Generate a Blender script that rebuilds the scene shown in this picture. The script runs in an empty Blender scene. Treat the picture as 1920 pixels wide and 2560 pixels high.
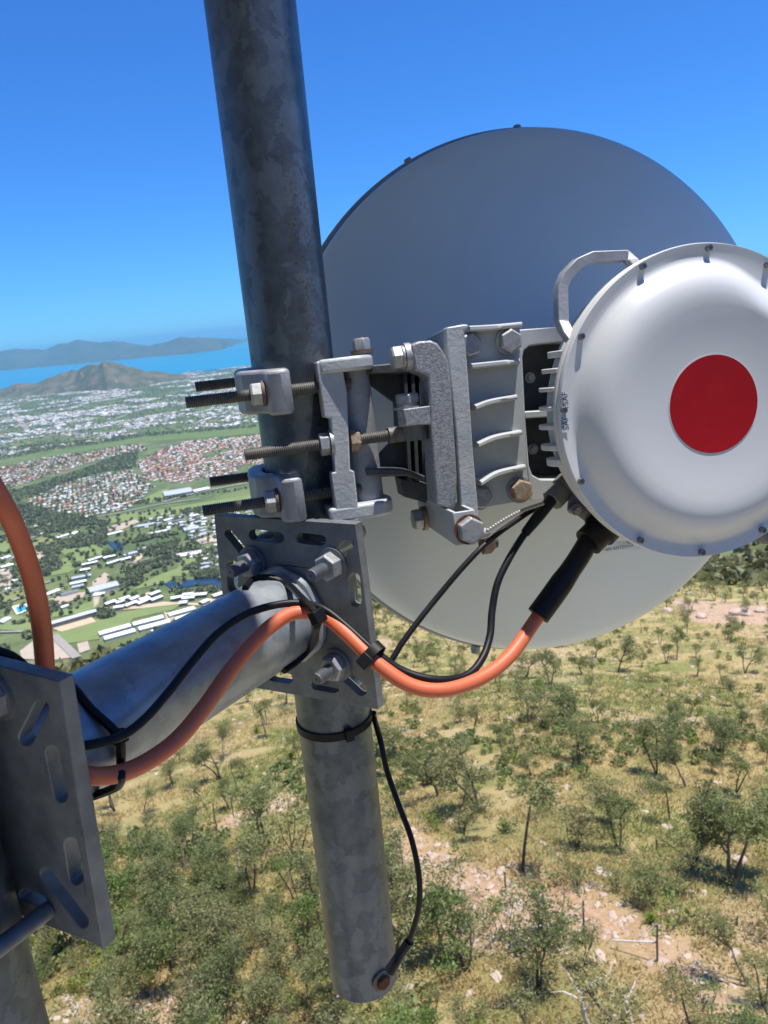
import bpy, math, random
import numpy as np
from mathutils import Vector, Matrix
from mathutils.geometry import tessellate_polygon
RAD = math.radians
SC = bpy.context.scene
COL = SC.collection
rng = np.random.default_rng(7)

# ------------------------------------------------------------------ camera
FPX = 1923.0
ROLL, PITCH = RAD(5.9), RAD(14.32)
CR = np.array([math.cos(ROLL), -math.sin(PITCH)*math.sin(ROLL), -math.cos(PITCH)*math.sin(ROLL)])
CU = np.array([math.sin(ROLL), math.sin(PITCH)*math.cos(ROLL), math.cos(PITCH)*math.cos(ROLL)])
CF = np.array([0, math.cos(PITCH), -math.sin(PITCH)])
cam = bpy.data.cameras.new('camera')
camo = bpy.data.objects.new('camera', cam); COL.objects.link(camo)
camo.matrix_world = Matrix((( CR[0], CU[0], -CF[0], 0), (CR[1], CU[1], -CF[1], 0), (CR[2], CU[2], -CF[2], 0), (0, 0, 0, 1)))
cam.sensor_fit = 'VERTICAL'; cam.sensor_height = 24.0; cam.lens = FPX/2560*24.0
cam.clip_start = 0.02; cam.clip_end = 400000
cam.dof.use_dof = True; cam.dof.focus_distance = 0.80; cam.dof.aperture_fstop = 10.5
SC.camera = camo

# ------------------------------------------------------------------ sky, sun, exposure
SUN_EL, SUN_AZ = RAD(78.5), RAD(102)       # azimuth clockwise from +Y (straight ahead)
SDIR = np.array([math.sin(SUN_AZ)*math.cos(SUN_EL), math.cos(SUN_AZ)*math.cos(SUN_EL), math.sin(SUN_EL)])
world = bpy.data.worlds.new('World'); SC.world = world; world.use_nodes = True
wn = world.node_tree.nodes; wl = world.node_tree.links
sky = wn.new('ShaderNodeTexSky'); sky.sky_type = 'NISHITA'; sky.sun_disc = False
sky.sun_elevation = SUN_EL; sky.sun_rotation = SUN_AZ
sky.altitude = 560; sky.air_density = 1.0; sky.dust_density = 0.25; sky.ozone_density = 3.5
wn['Background'].inputs['Strength'].default_value = 0.09
wc = wn.new('ShaderNodeTexCoord'); wa = wn.new('ShaderNodeVectorMath'); wa.operation = 'ADD'; wa.inputs[1].default_value = (0, 0, .010)
wl.new(wc.outputs['Generated'], wa.inputs[0]); wnm = wn.new('ShaderNodeVectorMath'); wnm.operation = 'NORMALIZE'; wl.new(wa.outputs[0], wnm.inputs[0])
wl.new(wnm.outputs[0], sky.inputs[0])                     # from this height the true horizon dips below level
tint = wn.new('ShaderNodeMix'); tint.data_type = 'RGBA'; tint.blend_type = 'MULTIPLY'; tint.inputs[0].default_value = 1.0
tint.inputs[7].default_value = (.30, .76, 1.40, 1)        # the deep clear blue of a dry tropical noon
wl.new(sky.outputs[0], tint.inputs[6]); wl.new(tint.outputs[2], wn['Background'].inputs['Color'])
sun = bpy.data.lights.new('sun', 'SUN'); sun.energy = 4.9; sun.angle = RAD(0.53); sun.color = (1.0, 0.955, 0.89)
suno = bpy.data.objects.new('sun', sun); COL.objects.link(suno)
suno.rotation_euler = Vector(-SDIR).to_track_quat('-Z', 'Y').to_euler()
SC.view_settings.view_transform = 'Standard'; SC.view_settings.look = 'None'
SC.view_settings.exposure = 0.5; SC.view_settings.gamma = 1.0; SC.view_settings.use_curve_mapping = False
SC.render.engine = 'CYCLES'
try:
    SC.cycles.use_denoising = True; SC.cycles.denoiser = 'OPENIMAGEDENOISE'
except Exception: pass
SC.cycles.max_bounces = 6; SC.cycles.diffuse_bounces = 3; SC.cycles.glossy_bounces = 3
SC.cycles.transmission_bounces = 3; SC.cycles.transparent_max_bounces = 8; SC.cycles.volume_bounces = 0

# ------------------------------------------------------------------ frames
KD = 1920/1659.0                          # picture units of the layout survey -> photo pixels
def ray(x, y): return (x*KD-960)/FPX*CR + (1280-y*KD)/FPX*CU + CF      # unit depth along the view axis
def P(x, y, d): return ray(x, y)*d
def proj(Q):
    Q = np.asarray(Q, float); z = Q@CF
    return np.stack([(960+FPX*(Q@CR)/z)/KD, (1280-FPX*(Q@CU)/z)/KD], -1)
def nrm0(v): return v/np.linalg.norm(v)
AZD, ELD = RAD(10.5), RAD(5.02)            # dish axis, pointing back at the viewer
DN = np.array([math.sin(AZD)*math.cos(ELD), -math.cos(AZD)*math.cos(ELD), math.sin(ELD)])
DW = np.cross([0, 0, 1.], DN); DW /= np.linalg.norm(DW); DU = np.cross(DN, DW)
RC = P(1520.3, 873.3, 0.7183)             # centre of the radio's flange plane
def DF(a, b, c): return RC + a*DW + b*DU + c*DN
def dpt(x, y, c):                         # survey point on the plane c of the dish frame
    r = ray(x, y); return r*(((RC + c*DN)@DN)/(r@DN))
DNH = nrm0(np.array([DN[0], DN[1], 0.]))
def dabc(Q): q = np.asarray(Q)-RC; return np.array([q@DW, q@DU, q@DN])
PV = np.array([0.0101, 0.001, 0.99995]); PV /= np.linalg.norm(PV)
PP = P(624.5, 720, 0.826)                 # a point on the mast axis
PR = 0.0445
def mast(z): return PP + PV*((z-PP[2])/PV[2])

def mf(a, z, c): return mast(z)+a*DW+c*DNH      # level frame of the mast clamps
def mpt(x, y, c):
    r = ray(x, y); Q = r*(((PP+c*DNH)@DNH)/(r@DNH)); return np.array([(Q-mast(Q[2]))@DW, Q[2], c])

# ------------------------------------------------------------------ mesh builder
def nrm(v): v = np.asarray(v, float); return v/np.linalg.norm(v)
def perp(d):
    d = nrm(d); a = np.array([0, 0, 1.]) if abs(d[2]) < .9 else np.array([1., 0, 0])
    x = nrm(np.cross(d, a)); return x, np.cross(d, x)
def catmull(pts, n=10):
    pts = [np.asarray(p, float) for p in pts]
    pts = [2*pts[0]-pts[1]] + pts + [2*pts[-1]-pts[-2]]
    out = []
    for i in range(1, len(pts)-2):
        p0, p1, p2, p3 = pts[i-1:i+3]
        for t in np.linspace(0, 1, n, endpoint=False):
            out.append(.5*((2*p1)+(-p0+p2)*t+(2*p0-5*p1+4*p2-p3)*t*t+(-p0+3*p1-3*p2+p3)*t**3))
    out.append(pts[-2]); return np.array(out)
class MB:
    def __init__(s): s.v = []; s.f = []; s.n = 0
    def add(s, v, f):
        v = np.asarray(v, float); s.v.append(v); s.f += [tuple(i+s.n for i in q) for q in f]; s.n += len(v); return s
    def ext(s, pts, vec, holes=()):       # prism: front polygon pts (3D) swept by vec
        pts = [np.asarray(p, float) for p in pts]; vec = np.asarray(vec, float)
        loops = [pts] + [[np.asarray(p, float) for p in h] for h in holes]
        allp = [p for l in loops for p in l]; n = len(allp)
        v = allp + [p+vec for p in allp]; f = []
        nn = nrm(vec); x, y = perp(nn)
        if holes:
            tr = tessellate_polygon([[Vector((p@x, p@y, 0)) for p in l] for l in loops])
            for t in tr:
                a, b, c = (allp[i] for i in t)
                if np.cross(b-a, c-a)@nn > 0: t = t[::-1]
                f.append(tuple(t)); f.append(tuple(i+n for i in t[::-1]))
        else:
            A = sum(np.cross(allp[i], allp[(i+1) % n]) for i in range(n))@nn
            o = list(range(n)) if A < 0 else list(range(n))[::-1]
            f.append(tuple(o)); f.append(tuple(i+n for i in o[::-1]))
        k = 0
        for li, l in enumerate(loops):
            m = len(l); A = sum(np.cross(l[i], l[(i+1) % m]) for i in range(m))@nn
            flip = (A > 0) ^ (li > 0)
            for i in range(m):
                a, b = k+i, k+(i+1) % m
                q = (a, a+n, b+n, b) if not flip else (b, b+n, a+n, a)
                f.append(q)
            k += m
        return s.add(v, f)
    def tube(s, path, r, n=12, caps=True, flat=1.0):
        path = np.asarray(path, float); m = len(path)
        rr = np.full(m, r) if np.isscalar(r) else np.asarray(r, float)
        t = np.gradient(path, axis=0); t /= np.linalg.norm(t, axis=1)[:, None]
        x, _ = perp(t[0]); v = []
        th = np.linspace(0, 2*math.pi, n, endpoint=False)
        for i in range(m):
            x = x-t[i]*(x@t[i]); x = nrm(x); y = np.cross(t[i], x)
            v.append(path[i]+rr[i]*(np.cos(th)[:, None]*x+flat*np.sin(th)[:, None]*y))
        v = np.concatenate(v); f = []
        for i in range(m-1):
            for j in range(n):
                k = (j+1) % n; f.append((i*n+j, i*n+k, (i+1)*n+k, (i+1)*n+j))
        if caps: f.append(tuple(range(n))[::-1]); f.append(tuple(range((m-1)*n, m*n)))
        return s.add(v, f)
    def cyl(s, p0, p1, r0, r1=None, n=24):
        p0 = np.asarray(p0, float); p1 = np.asarray(p1, float)
        return s.tube(np.array([p0, p1]), np.array([r0, r0 if r1 is None else r1]), n)
    def lathe(s, C, ax, prof, n=64, x=None, rf=None):   # prof: (radius, height) pairs along ax
        ax = nrm(ax)
        if x is None: x, y = perp(ax)
        else: x = nrm(x); y = np.cross(ax, x)
        th = np.linspace(0, 2*math.pi, n, endpoint=False); v = []; f = []
        for (r, h) in prof:
            rr = np.full(n, r) if rf is None else rf(r, th)
            v.append(C+ax*h+rr[:, None]*(np.cos(th)[:, None]*x+np.sin(th)[:, None]*y))
        for i in range(len(prof)-1):
            for j in range(n):
                k = (j+1) % n; f.append((i*n+j, i*n+k, (i+1)*n+k, (i+1)*n+j))
        return s.add(np.concatenate(v), f)
    def thread(s, p0, p1, r, pitch=.0019, n=16):
        p0 = np.asarray(p0, float); p1 = np.asarray(p1, float); L = np.linalg.norm(p1-p0); d = (p1-p0)/L
        m = int(L/pitch); prof = [(0.001, 0), (r*.85, 0)]
        for i in range(m): prof += [(r*.86, pitch*(i+.1)), (r, pitch*(i+.45)), (r, pitch*(i+.6)), (r*.86, pitch*(i+.98))]
        prof += [(r*.85, L), (0.001, L)]
        return s.lathe(p0, d, prof, n)
    def hexh(s, p, ax, r, h, rot=0.0):    # hex head from p along ax with a chamfered, slightly domed top
        ax = nrm(ax); x, y = perp(ax); v = []; p = np.asarray(p, float)
        for (rr, hh) in ((r, 0), (r, h*.8), (r*.86, h)):
            for k in range(6):
                a = rot+k*math.pi/3; v.append(p+ax*hh+rr*(math.cos(a)*x+math.sin(a)*y))
        f = [tuple(range(6))[::-1]]
        for i in range(2):
            for k in range(6): l = (k+1) % 6; f.append((i*6+k, i*6+l, i*6+6+l, i*6+6+k))
        f.append(tuple(range(12, 18))); return s.add(v, f)
    def box(s, c, ex, ey, ez):            # centre and half-extent vectors
        c, ex, ey, ez = (np.asarray(q, float) for q in (c, ex, ey, ez))
        v = [c+i*ex+j*ey+k*ez for k in (-1, 1) for j in (-1, 1) for i in (-1, 1)]
        f = [(0, 2, 3, 1), (4, 5, 7, 6), (0, 1, 5, 4), (2, 6, 7, 3), (0, 4, 6, 2), (1, 3, 7, 5)]
        if np.cross(ex, ey)@ez < 0: f = [q[::-1] for q in f]
        return s.add(v, f)
    def build(s, name, m, parent=None, origin=None, smooth=30, bevel=None, seg=2):
        v = np.concatenate(s.v)
        if parent is not None: org = np.array(parent['_org'])
        elif origin is not None: org = np.asarray(origin, float)
        else: org = np.array([v[:, 0].mean(), v[:, 1].mean(), v[:, 2].min()])
        me = bpy.data.meshes.new(name); me.from_pydata((v-org).tolist(), [], s.f); me.update()
        if smooth:
            me.polygons.foreach_set('use_smooth', [True]*len(me.polygons)); me.set_sharp_from_angle(angle=RAD(smooth))
        o = bpy.data.objects.new(name, me); COL.objects.link(o); me.materials.append(m)
        o['_org'] = [float(q) for q in org]
        if parent is not None:
            o.parent = parent
        else: o.location = org
        if bevel:
            b = o.modifiers.new('bevel', 'BEVEL'); b.width = bevel; b.segments = seg; b.limit_method = 'ANGLE'; b.angle_limit = RAD(40)
            b.harden_normals = False
        return o
def tag(o, label=None, cat=None, group=None, kind=None):
    if label: o['label'] = label
    if cat: o['category'] = cat
    if group: o['group'] = group
    if kind: o['kind'] = kind
    return o
def thing(name, org, label, cat, group=None):
    o = bpy.data.objects.new(name, None); COL.objects.link(o); o.location = Vector(org); o.empty_display_size = .05
    o['_org'] = [float(q) for q in org]
    return tag(o, label, cat, group)

# ------------------------------------------------------------------ materials
def mat(name, col, rough=.6, metal=0.0, col2=None, scale=20, lo=.35, hi=.65, detail=6, bump=0, bscale=60, bdist=.002,
        voro=None, rust=None, rmask=None, spec=.5, transl=0, randv=0, stretch=None, rvar=0):
    m = bpy.data.materials.new(name); m.use_nodes = True; nt = m.node_tree; N = nt.nodes; L = nt.links
    b = N['Principled BSDF']; b.inputs['Roughness'].default_value = rough; b.inputs['Metallic'].default_value = metal
    b.inputs['Specular IOR Level'].default_value = spec
    tc = N.new('ShaderNodeTexCoord'); src = tc.outputs['Object']
    if stretch:
        mp = N.new('ShaderNodeMapping'); mp.inputs['Scale'].default_value = stretch; L.new(src, mp.inputs[0]); src = mp.outputs[0]
    cur = None
    def noise(sc, det=6, rg=.6):
        n = N.new('ShaderNodeTexNoise'); n.inputs['Scale'].default_value = sc; n.inputs['Detail'].default_value = det
        n.inputs['Roughness'].default_value = rg; L.new(src, n.inputs['Vector']); return n.outputs['Fac']
    def ramp(x, lo, hi):
        r = N.new('ShaderNodeMapRange'); r.inputs[1].default_value = lo; r.inputs[2].default_value = hi; L.new(x, r.inputs[0]); return r.outputs[0]
    def mix(fac, a, c, mode='MIX'):
        q = N.new('ShaderNodeMix'); q.data_type = 'RGBA'; q.blend_type = mode
        if isinstance(fac, float): q.inputs[0].default_value = fac
        else: L.new(fac, q.inputs[0])
        for s, z in ((6, a), (7, c)):
            if isinstance(z, tuple): q.inputs[s].default_value = (*z, 1)
            else: L.new(z, q.inputs[s])
        return q.outputs[2]
    cur = tuple(col)
    if col2: cur = mix(ramp(noise(scale, detail), lo, hi), cur, tuple(col2))
    if voro:                               # spangle / blotches: (scale, lighter colour, amount, stretch on z)
        mp = N.new('ShaderNodeMapping'); mp.inputs['Scale'].default_value = (1, 1, voro[3] if len(voro) > 3 else 1)
        nz = N.new('ShaderNodeTexNoise'); nz.inputs['Scale'].default_value = voro[0]*1.3; L.new(src, nz.inputs['Vector'])
        ad = N.new('ShaderNodeVectorMath'); ad.operation = 'MULTIPLY_ADD'; ad.inputs[1].default_value = (1.2/voro[0],)*3
        L.new(nz.outputs['Color'], ad.inputs[0]); L.new(src, ad.inputs[2]); L.new(ad.outputs[0], mp.inputs[0])
        vr = N.new('ShaderNodeTexVoronoi'); vr.inputs['Scale'].default_value = voro[0]; L.new(mp.outputs[0], vr.inputs['Vector'])
        sp = N.new('ShaderNodeSeparateColor'); L.new(vr.outputs['Color'], sp.inputs[0])
        mm = N.new('ShaderNodeMath'); mm.operation = 'MULTIPLY'; mm.inputs[1].default_value = voro[2]
        L.new(ramp(sp.outputs[0], .60, .66), mm.inputs[0]); cur = mix(mm.outputs[0], cur, tuple(voro[1]))
    if rust:                               # (scale, threshold lo, hi, colour)
        n1 = ramp(noise(rust[0], 8, .7), rust[1], rust[2])
        if rmask:                          # keep the spots to one side and a span of height: (z0, z1, fade, x0)
            sx = N.new('ShaderNodeSeparateXYZ'); L.new(tc.outputs['Object'], sx.inputs[0])
            for o_, lo_, hi_ in (('Z', rmask[0], rmask[0]+rmask[2]), ('Z', rmask[1], rmask[1]-rmask[2]), ('X', rmask[3], rmask[3]+.012)):
                mu = N.new('ShaderNodeMath'); mu.operation = 'MULTIPLY'; L.new(n1, mu.inputs[0]); L.new(ramp(sx.outputs[o_], lo_, hi_), mu.inputs[1]); n1 = mu.outputs[0]
        cur = mix(n1, cur, tuple(rust[3]))
    if randv:
        oi = N.new('ShaderNodeObjectInfo'); hs = N.new('ShaderNodeHueSaturation')
        mr = N.new('ShaderNodeMapRange'); mr.inputs[3].default_value = 1-randv; mr.inputs[4].default_value = 1+randv
        L.new(oi.outputs['Random'], mr.inputs[0]); L.new(mr.outputs[0], hs.inputs['Value'])
        mr2 = N.new('ShaderNodeMapRange'); mr2.inputs[3].default_value = .5-randv*.07; mr2.inputs[4].default_value = .5+randv*.07
        ml = N.new('ShaderNodeMath'); ml.operation = 'FRACT'; mu = N.new('ShaderNodeMath'); mu.operation = 'MULTIPLY'; mu.inputs[1].default_value = 7.31
        L.new(oi.outputs['Random'], mu.inputs[0]); L.new(mu.outputs[0], ml.inputs[0]); L.new(ml.outputs[0], mr2.inputs[0]); L.new(mr2.outputs[0], hs.inputs['Hue'])
        if isinstance(cur, tuple): hs.inputs['Color'].default_value = (*cur, 1)
        else: L.new(cur, hs.inputs['Color'])
        cur = hs.outputs[0]
    if isinstance(cur, tuple): b.inputs['Base Color'].default_value = (*cur, 1)
    else: L.new(cur, b.inputs['Base Color'])
    if rvar:
        mr = N.new('ShaderNodeMapRange'); mr.inputs[3].default_value = rough-rvar; mr.inputs[4].default_value = rough+rvar
        L.new(noise(bscale*.3, 5), mr.inputs[0]); L.new(mr.outputs[0], b.inputs['Roughness'])
    if bump:
        bp = N.new('ShaderNodeBump'); bp.inputs['Strength'].default_value = bump; bp.inputs['Distance'].default_value = bdist
        L.new(noise(bscale, 4), bp.inputs['Height']); L.new(bp.outputs[0], b.inputs['Normal'])
    if transl:
        tr = N.new('ShaderNodeBsdfTranslucent'); ms = N.new('ShaderNodeMixShader'); ms.inputs[0].default_value = transl
        if isinstance(cur, tuple): tr.inputs[0].default_value = (*cur, 1)
        else: L.new(cur, tr.inputs[0])
        L.new(b.outputs[0], ms.inputs[1]); L.new(tr.outputs[0], ms.inputs[2]); L.new(ms.outputs[0], N['Material Output'].inputs[0])
    return m
MT = {}
MT['galv'] = mat('galvanised_steel', (.17, .18, .19), .5, .5, (.23, .24, .25), 14, bump=.25, bscale=900, bdist=.0006, voro=(30, (.36, .375, .385), .55, .55), rvar=.08)
MT['mast'] = mat('mast_galvanised', (.064, .081, .102), .38, .5, (.13, .152, .178), 46, lo=.3, hi=.7, detail=8, bump=.3, bscale=500, bdist=.0007, voro=(64, (.18, .21, .235), .42, .6),
                 rust=(330, .53, .60, (.12, .06, .035)), rmask=(.70, 1.06, .10, .018), rvar=.12)
MT['arm'] = mat('arm_galvanised', (.195, .22, .25), .38, .4, (.39, .42, .45), 26, lo=.3, hi=.7, bump=.2, bscale=500, bdist=.0006, voro=(46, (.42, .445, .46), .3), rvar=.08)
MT['plate'] = mat('plate_galvanised', (.125, .135, .15), .55, .35, (.215, .225, .235), 30, bump=.35, bscale=500, bdist=.0008, rust=(60, .68, .8, (.20, .16, .11)))
MT['cast'] = mat('cast_zinc', (.28, .29, .31), .5, .3, (.38, .39, .41), 40, bump=.3, bscale=260, bdist=.0015)
MT['rough'] = mat('rough_cast_zinc', (.22, .225, .24), .5, .35, (.38, .385, .40), 300, lo=.35, hi=.65, detail=3, bump=.55, bscale=480, bdist=.0016)
MT['lump'] = mat('lumpy_cast_paint', (.37, .39, .405), .45, .1, (.47, .49, .50), 26, bump=.4, bscale=230, bdist=.0016)
MT['hub'] = mat('grey_hub_paint', (.40, .425, .43), .45, 0, (.47, .49, .49), 18, bump=.15, bscale=200, bdist=.001, rust=(40, .66, .8, (.30, .29, .25)))
MT['dark'] = mat('dark_yoke', (.045, .05, .06), .6, .2, (.09, .095, .10), 30, bump=.3, bscale=200)  # dark base colour; on the yoke it stands for shade
MT['bolt'] = mat('bolt_zinc', (.27, .28, .29), .52, .4, (.38, .385, .39), 190, bump=.2, bscale=400, bdist=.0006, rust=(120, .60, .72, (.27, .19, .12)))
MT['rustbolt'] = mat('rusty_bolt', (.33, .275, .21), .8, .1, (.24, .15, .09), 160, bump=.4, bscale=500, bdist=.0006, rust=(200, .6, .66, (.10, .05, .03)))
MT['rust'] = mat('rust', (.20, .075, .03), .9, 0, (.10, .04, .02), 200, bump=.4, bscale=500, bdist=.0006)
MT['rod'] = mat('threaded_rod', (.16, .155, .14), .55, .35, (.10, .097, .09), 70, rust=(100, .58, .75, (.20, .16, .11)))
MT['dish'] = mat('dish_paint', (.66, .71, .69), .36, 0, (.69, .735, .715), 5, bump=.05, bscale=30, bdist=.002)
MT['rim'] = mat('dish_rim', (.26, .28, .28), .5, 0, (.32, .34, .34), 30)
MT['white'] = mat('white_powder_coat', (.62, .632, .635), .33, 0, (.57, .575, .57), 7, lo=.52, hi=.8, bump=.05, bscale=900, bdist=.0003)
MT['hs'] = mat('heatsink_paint', (.55, .54, .51), .5, 0, (.62, .61, .58), 30, bump=.2, bscale=300, bdist=.0008, rust=(40, .62, .75, (.38, .35, .31)))
MT['red'] = mat('red_sticker', (.34, .003, .010), .32, 0, (.38, .005, .012), 30)
MT['orange'] = mat('orange_jacket', (.60, .135, .055), .5, 0, (.53, .125, .055), 14, lo=.45, hi=.75, rust=(90, .66, .78, (.32, .075, .035)), bump=.06, bscale=400, bdist=.0005)
MT['black'] = mat('black_rubber', (.008, .008, .010), .45, 0, (.012, .012, .014), 80, bump=.05, bscale=300, bdist=.0005, spec=.25)
MT['tie'] = mat('black_nylon', (.006, .006, .008), .5, spec=.25)
MT['oldwasher'] = mat('stained_washer', (.14, .12, .105), .7, .3, (.15, .085, .05), 120)
MT['grey'] = mat('grey_plastic', (.13, .135, .13), .55, 0, (.18, .18, .17), 60)
MT['steel'] = mat('screw_steel', (.26, .26, .27), .35, .8)
MT['sticker'] = mat('sticker_paper', (.60, .66, .70), .5)
MT['ink'] = mat('ink', (.02, .022, .03), .6)
MT['beads'] = mat('bead_chain', (.34, .33, .30), .4, .3)
# ================================================================== MAST, ARM, PLATES
def capsule(p, q, r, n=7):                # outline of a slot, survey coordinates
    p = np.array(p, float); q = np.array(q, float); d = (q-p)/np.linalg.norm(q-p); a0 = math.atan2(d[1], d[0])
    o = [q+r*np.array([math.cos(a0-math.pi/2+math.pi*i/n), math.sin(a0-math.pi/2+math.pi*i/n)]) for i in range(n+1)]
    o += [p+r*np.array([math.cos(a0+math.pi/2+math.pi*i/n), math.sin(a0+math.pi/2+math.pi*i/n)]) for i in range(n+1)]
    return o
def hitcyl(x, y, p, d, r):                # where the sight line of a survey point meets a cylinder, and the normal there
    k = ray(x, y); d = nrm(d); kp = k-d*(k@d); pp = -p+d*(p@d)
    A = kp@kp; B = 2*kp@pp; C_ = pp@pp-r*r; D = B*B-4*A*C_
    t = (-B-math.sqrt(max(D, 0)))/(2*A); q = k*t; nn = (q-p)-d*((q-p)@d); nn = nrm(nn)
    return p+d*((q-p)@d)+nn*r, nn
def zmast(y):                             # height where the mast axis shows at survey row y
    lo, hi = -1.5, .6
    for _ in range(50):
        m = (lo+hi)/2
        if proj(mast(m))[1] > y: lo = m
        else: hi = m
    return lo
ZB = zmast(2106)
mast_o = thing('mast_pipe', mast(ZB), 'mottled grey galvanised upright pipe carrying the dish, its lower end hanging free above the scrub', 'pipe')
m = MB(); m.lathe(mast(ZB), PV, [(PR-.004, .0), (PR-.0008, 0), (PR, .0012), (PR, 2.2-ZB), (PR-.004, 2.2-ZB), (PR-.004, 0)], 64)
m.build('pipe', MT['mast'], mast_o)
m = MB(); zc = ZB+.006
m.lathe(mast(ZB), PV, [(0, .004), (PR-.005, .004)], 48); m.build('end_plug', MT['dark'], mast_o)

# the stand-off arm: pipe between two slotted plates
PC0 = P(648, 1315, .86)
ZA = PC0[2]
Bq = ray(168, 1590); Bq = Bq*(ZA/Bq[2])
axm = mast(ZA)
AD = nrm(np.array([Bq[0]-(axm[0]), Bq[1]-(axm[1]), 0]))
for _ in range(6):
    PC = axm+AD*(PR+.016); PC[2] = ZA
    AD = nrm(np.array([Bq[0]-PC[0], Bq[1]-PC[1], 0]))
AT = np.array([-AD[1], AD[0], 0])         # plate's right-hand tangent
if AT[0] < 0: AT = -AT
AR = .049
def onpl(x, y, pt): r = ray(x, y); return r*((pt@AD)/(r@AD))
TH = .0115
FACE = PC.copy()                          # centre of the mast plate's viewer side
z6 = lambda x, y: (432+.2604*x, 1106+.2604*y)
z7 = lambda x, y: (.3749*x, 1382.5+.3749*y)
kq = ray(190, 1725); Ql = kq*(((PC@AT)+.105)/(kq@AT))
LP = Ql@AD - PC@AD                        # distance of the leg plate's visible face along the arm
LFACE = PC+AD*LP
arm_o = thing('standoff_arm', PC+AD*LP/2-np.array([0, 0, AR]), 'thick bluish grey galvanised pipe arm reaching from the slotted plate at left to the mast', 'mounting arm')
m = MB(); m.tube(np.array([PC-AD*.002, PC+AD*(LP-TH)]), AR, 64)
m.build('pipe', MT['arm'], arm_o)
m = MB(); th = np.linspace(0, 2*math.pi, 60)
ring = [PC+AD*.004+(AR+.001+.0012*math.sin(9*a))*(math.cos(a)*AT+math.sin(a)*np.array([0, 0, 1.])) for a in th]
m.tube(np.array(ring), .0055, 8, False); m.build('weld', MT['arm'], arm_o)
outl = [(462, 1113), (768, 1132), (785, 1260), (817, 1533), (500, 1477)]
sl = [((235, 178), (385, 360), 33), ((450, 190), (650, 215), 46), ((840, 216), (1000, 236), 44), ((1212, 290), (1075, 430), 56),
      ((265, 445), (272, 620), 44), ((1280, 555), (1291, 738), 48), ((600, 1362), (730, 1382), 40), ((966, 1430), (1112, 1456), 46), ((1180, 1330), (1338, 1478), 48)]
holes = [[onpl(*z6(*q), FACE) for q in capsule(a, b, r)] for a, b, r in sl]
m = MB(); m.ext([onpl(x, y, FACE) for x, y in outl], -AD*TH, holes)
m.build('slotted_plate', MT['plate'], arm_o, bevel=.0016)
def stud(mb_s, mb_n, mb_w, p, ax, L=.038, r=.0072, hr=.0150, hh=.0125, rot=.3):
    mb_w.cyl(p, p+ax*.003, .0185, n=28); mb_n.hexh(p+ax*.003, ax, hr, hh, rot)
    mb_s.thread(p+ax*.01, p+ax*L, r, .002, 16)
for (x, y), rot in (((445, 410), .2), ((1105, 432), .5), ((1140, 1262), .1), ((470, 1240), .7)):
    p = onpl(*z6(x, y), FACE); a, b, c = MB(), MB(), MB(); stud(a, b, c, p, AD, rot=rot)
    w_ = c.build('washer', MT['plate'], arm_o); n_ = b.build('nut', MT['bolt'], arm_o, bevel=.0006); a.build('stud', MT['plate'], n_)
# U-bolts of that plate gripping the mast from behind
for zz in (.07, -.09):
    m = MB(); q = axm+np.array([0, 0, zz]); pts = [q+AT*.056+AD*PR, q+AT*.056]
    pts += [q+.056*(math.cos(a)*AT-math.sin(a)*AD) for a in np.linspace(.05, math.pi-.05, 14)]+[q-AT*.056, q-AT*.056+AD*PR]
    m.tube(np.array(pts), .0065, 10); m.build('u_bolt', MT['bolt'], arm_o)
# the leg plate
outl = [(-70, 1420), (126, 1472), (223, 2052), (195, 2036), (94, 1998), (-60, 1935)]
sl = [((238, 392), (150, 565), 44), ((300, 650), (350, 895), 40), ((408, 1180), (438, 1370), 40), ((262, 1345), (478, 1625), 34), ((140, 1470), (235, 1505), 32)]
holes = [[onpl(*z7(*q), LFACE) for q in capsule(a, b, r)] for a, b, r in sl]
m = MB(); m.ext([onpl(x, y, LFACE) for x, y in outl], -AD*TH, holes)
m.build('slotted_plate', MT['plate'], arm_o, bevel=.0018)
lc = LFACE+AD*(.0445+.001)                # leg axis
leg_lat = 0.0
kq = hit = None
def leg_at(z): return np.array([lc[0], lc[1], 0])+AT*leg_lat+np.array([0, 0, z])
# slide the leg sideways until its right edge shows where the photo has it
best = None
for lat in np.linspace(-.12, .06, 181):
    c = lc+AT*lat; d = np.array([c[0], c[1]]); D = np.linalg.norm(d); ang = math.asin(.0445/D)
    az = math.atan2(c[0], c[1])+ang; q = np.array([math.sin(az), math.cos(az), 0])*math.sqrt(D*D-.0445**2)
    zz = None
    for z in np.linspace(-.2, -.7, 120):
        pr = proj(q+np.array([0, 0, z]))
        if pr[1] > 1979: zz = pr; break
    if zz is not None:
        e = abs(zz[0]-49)
        if best is None or e < best[0]: best = (e, lat)
leg_lat = best[1]
leg_o = thing('tower_pipe', leg_at(-15.5), 'dull grey tower pipe at the bottom left corner, gripped by a thick curved rod', 'pipe')
m = MB(); m.cyl(leg_at(-15.5), leg_at(1.3), .0445, n=48); m.build('pipe', MT['mast'], leg_o)
for zz, nm in ((proj, 0),):
    ub = onpl(108, 1962, LFACE); lat = abs((ub-leg_at(0))@AT)
    q = leg_at(ub[2]); ub2 = MB(); sgn = 1
    pts = [q+AT*lat-AD*.0445, q+AT*lat-AD*.01]+[q+lat*(math.cos(a)*AT+math.sin(a)*AD) for a in np.linspace(.05, math.pi-.05, 16)]+[q-AT*lat-AD*.03]
    ub2.tube(np.array(pts), .0068, 14); ub2.build('u_bolt', MT['plate'], arm_o)
a, b, c = MB(), MB(), MB(); stud(a, b, c, onpl(-2, 1502, LFACE), AD, L=.04)
c.build('washer', MT['plate'], arm_o); n_ = b.build('nut', MT['bolt'], arm_o); a.build('stud', MT['plate'], n_)

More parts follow.
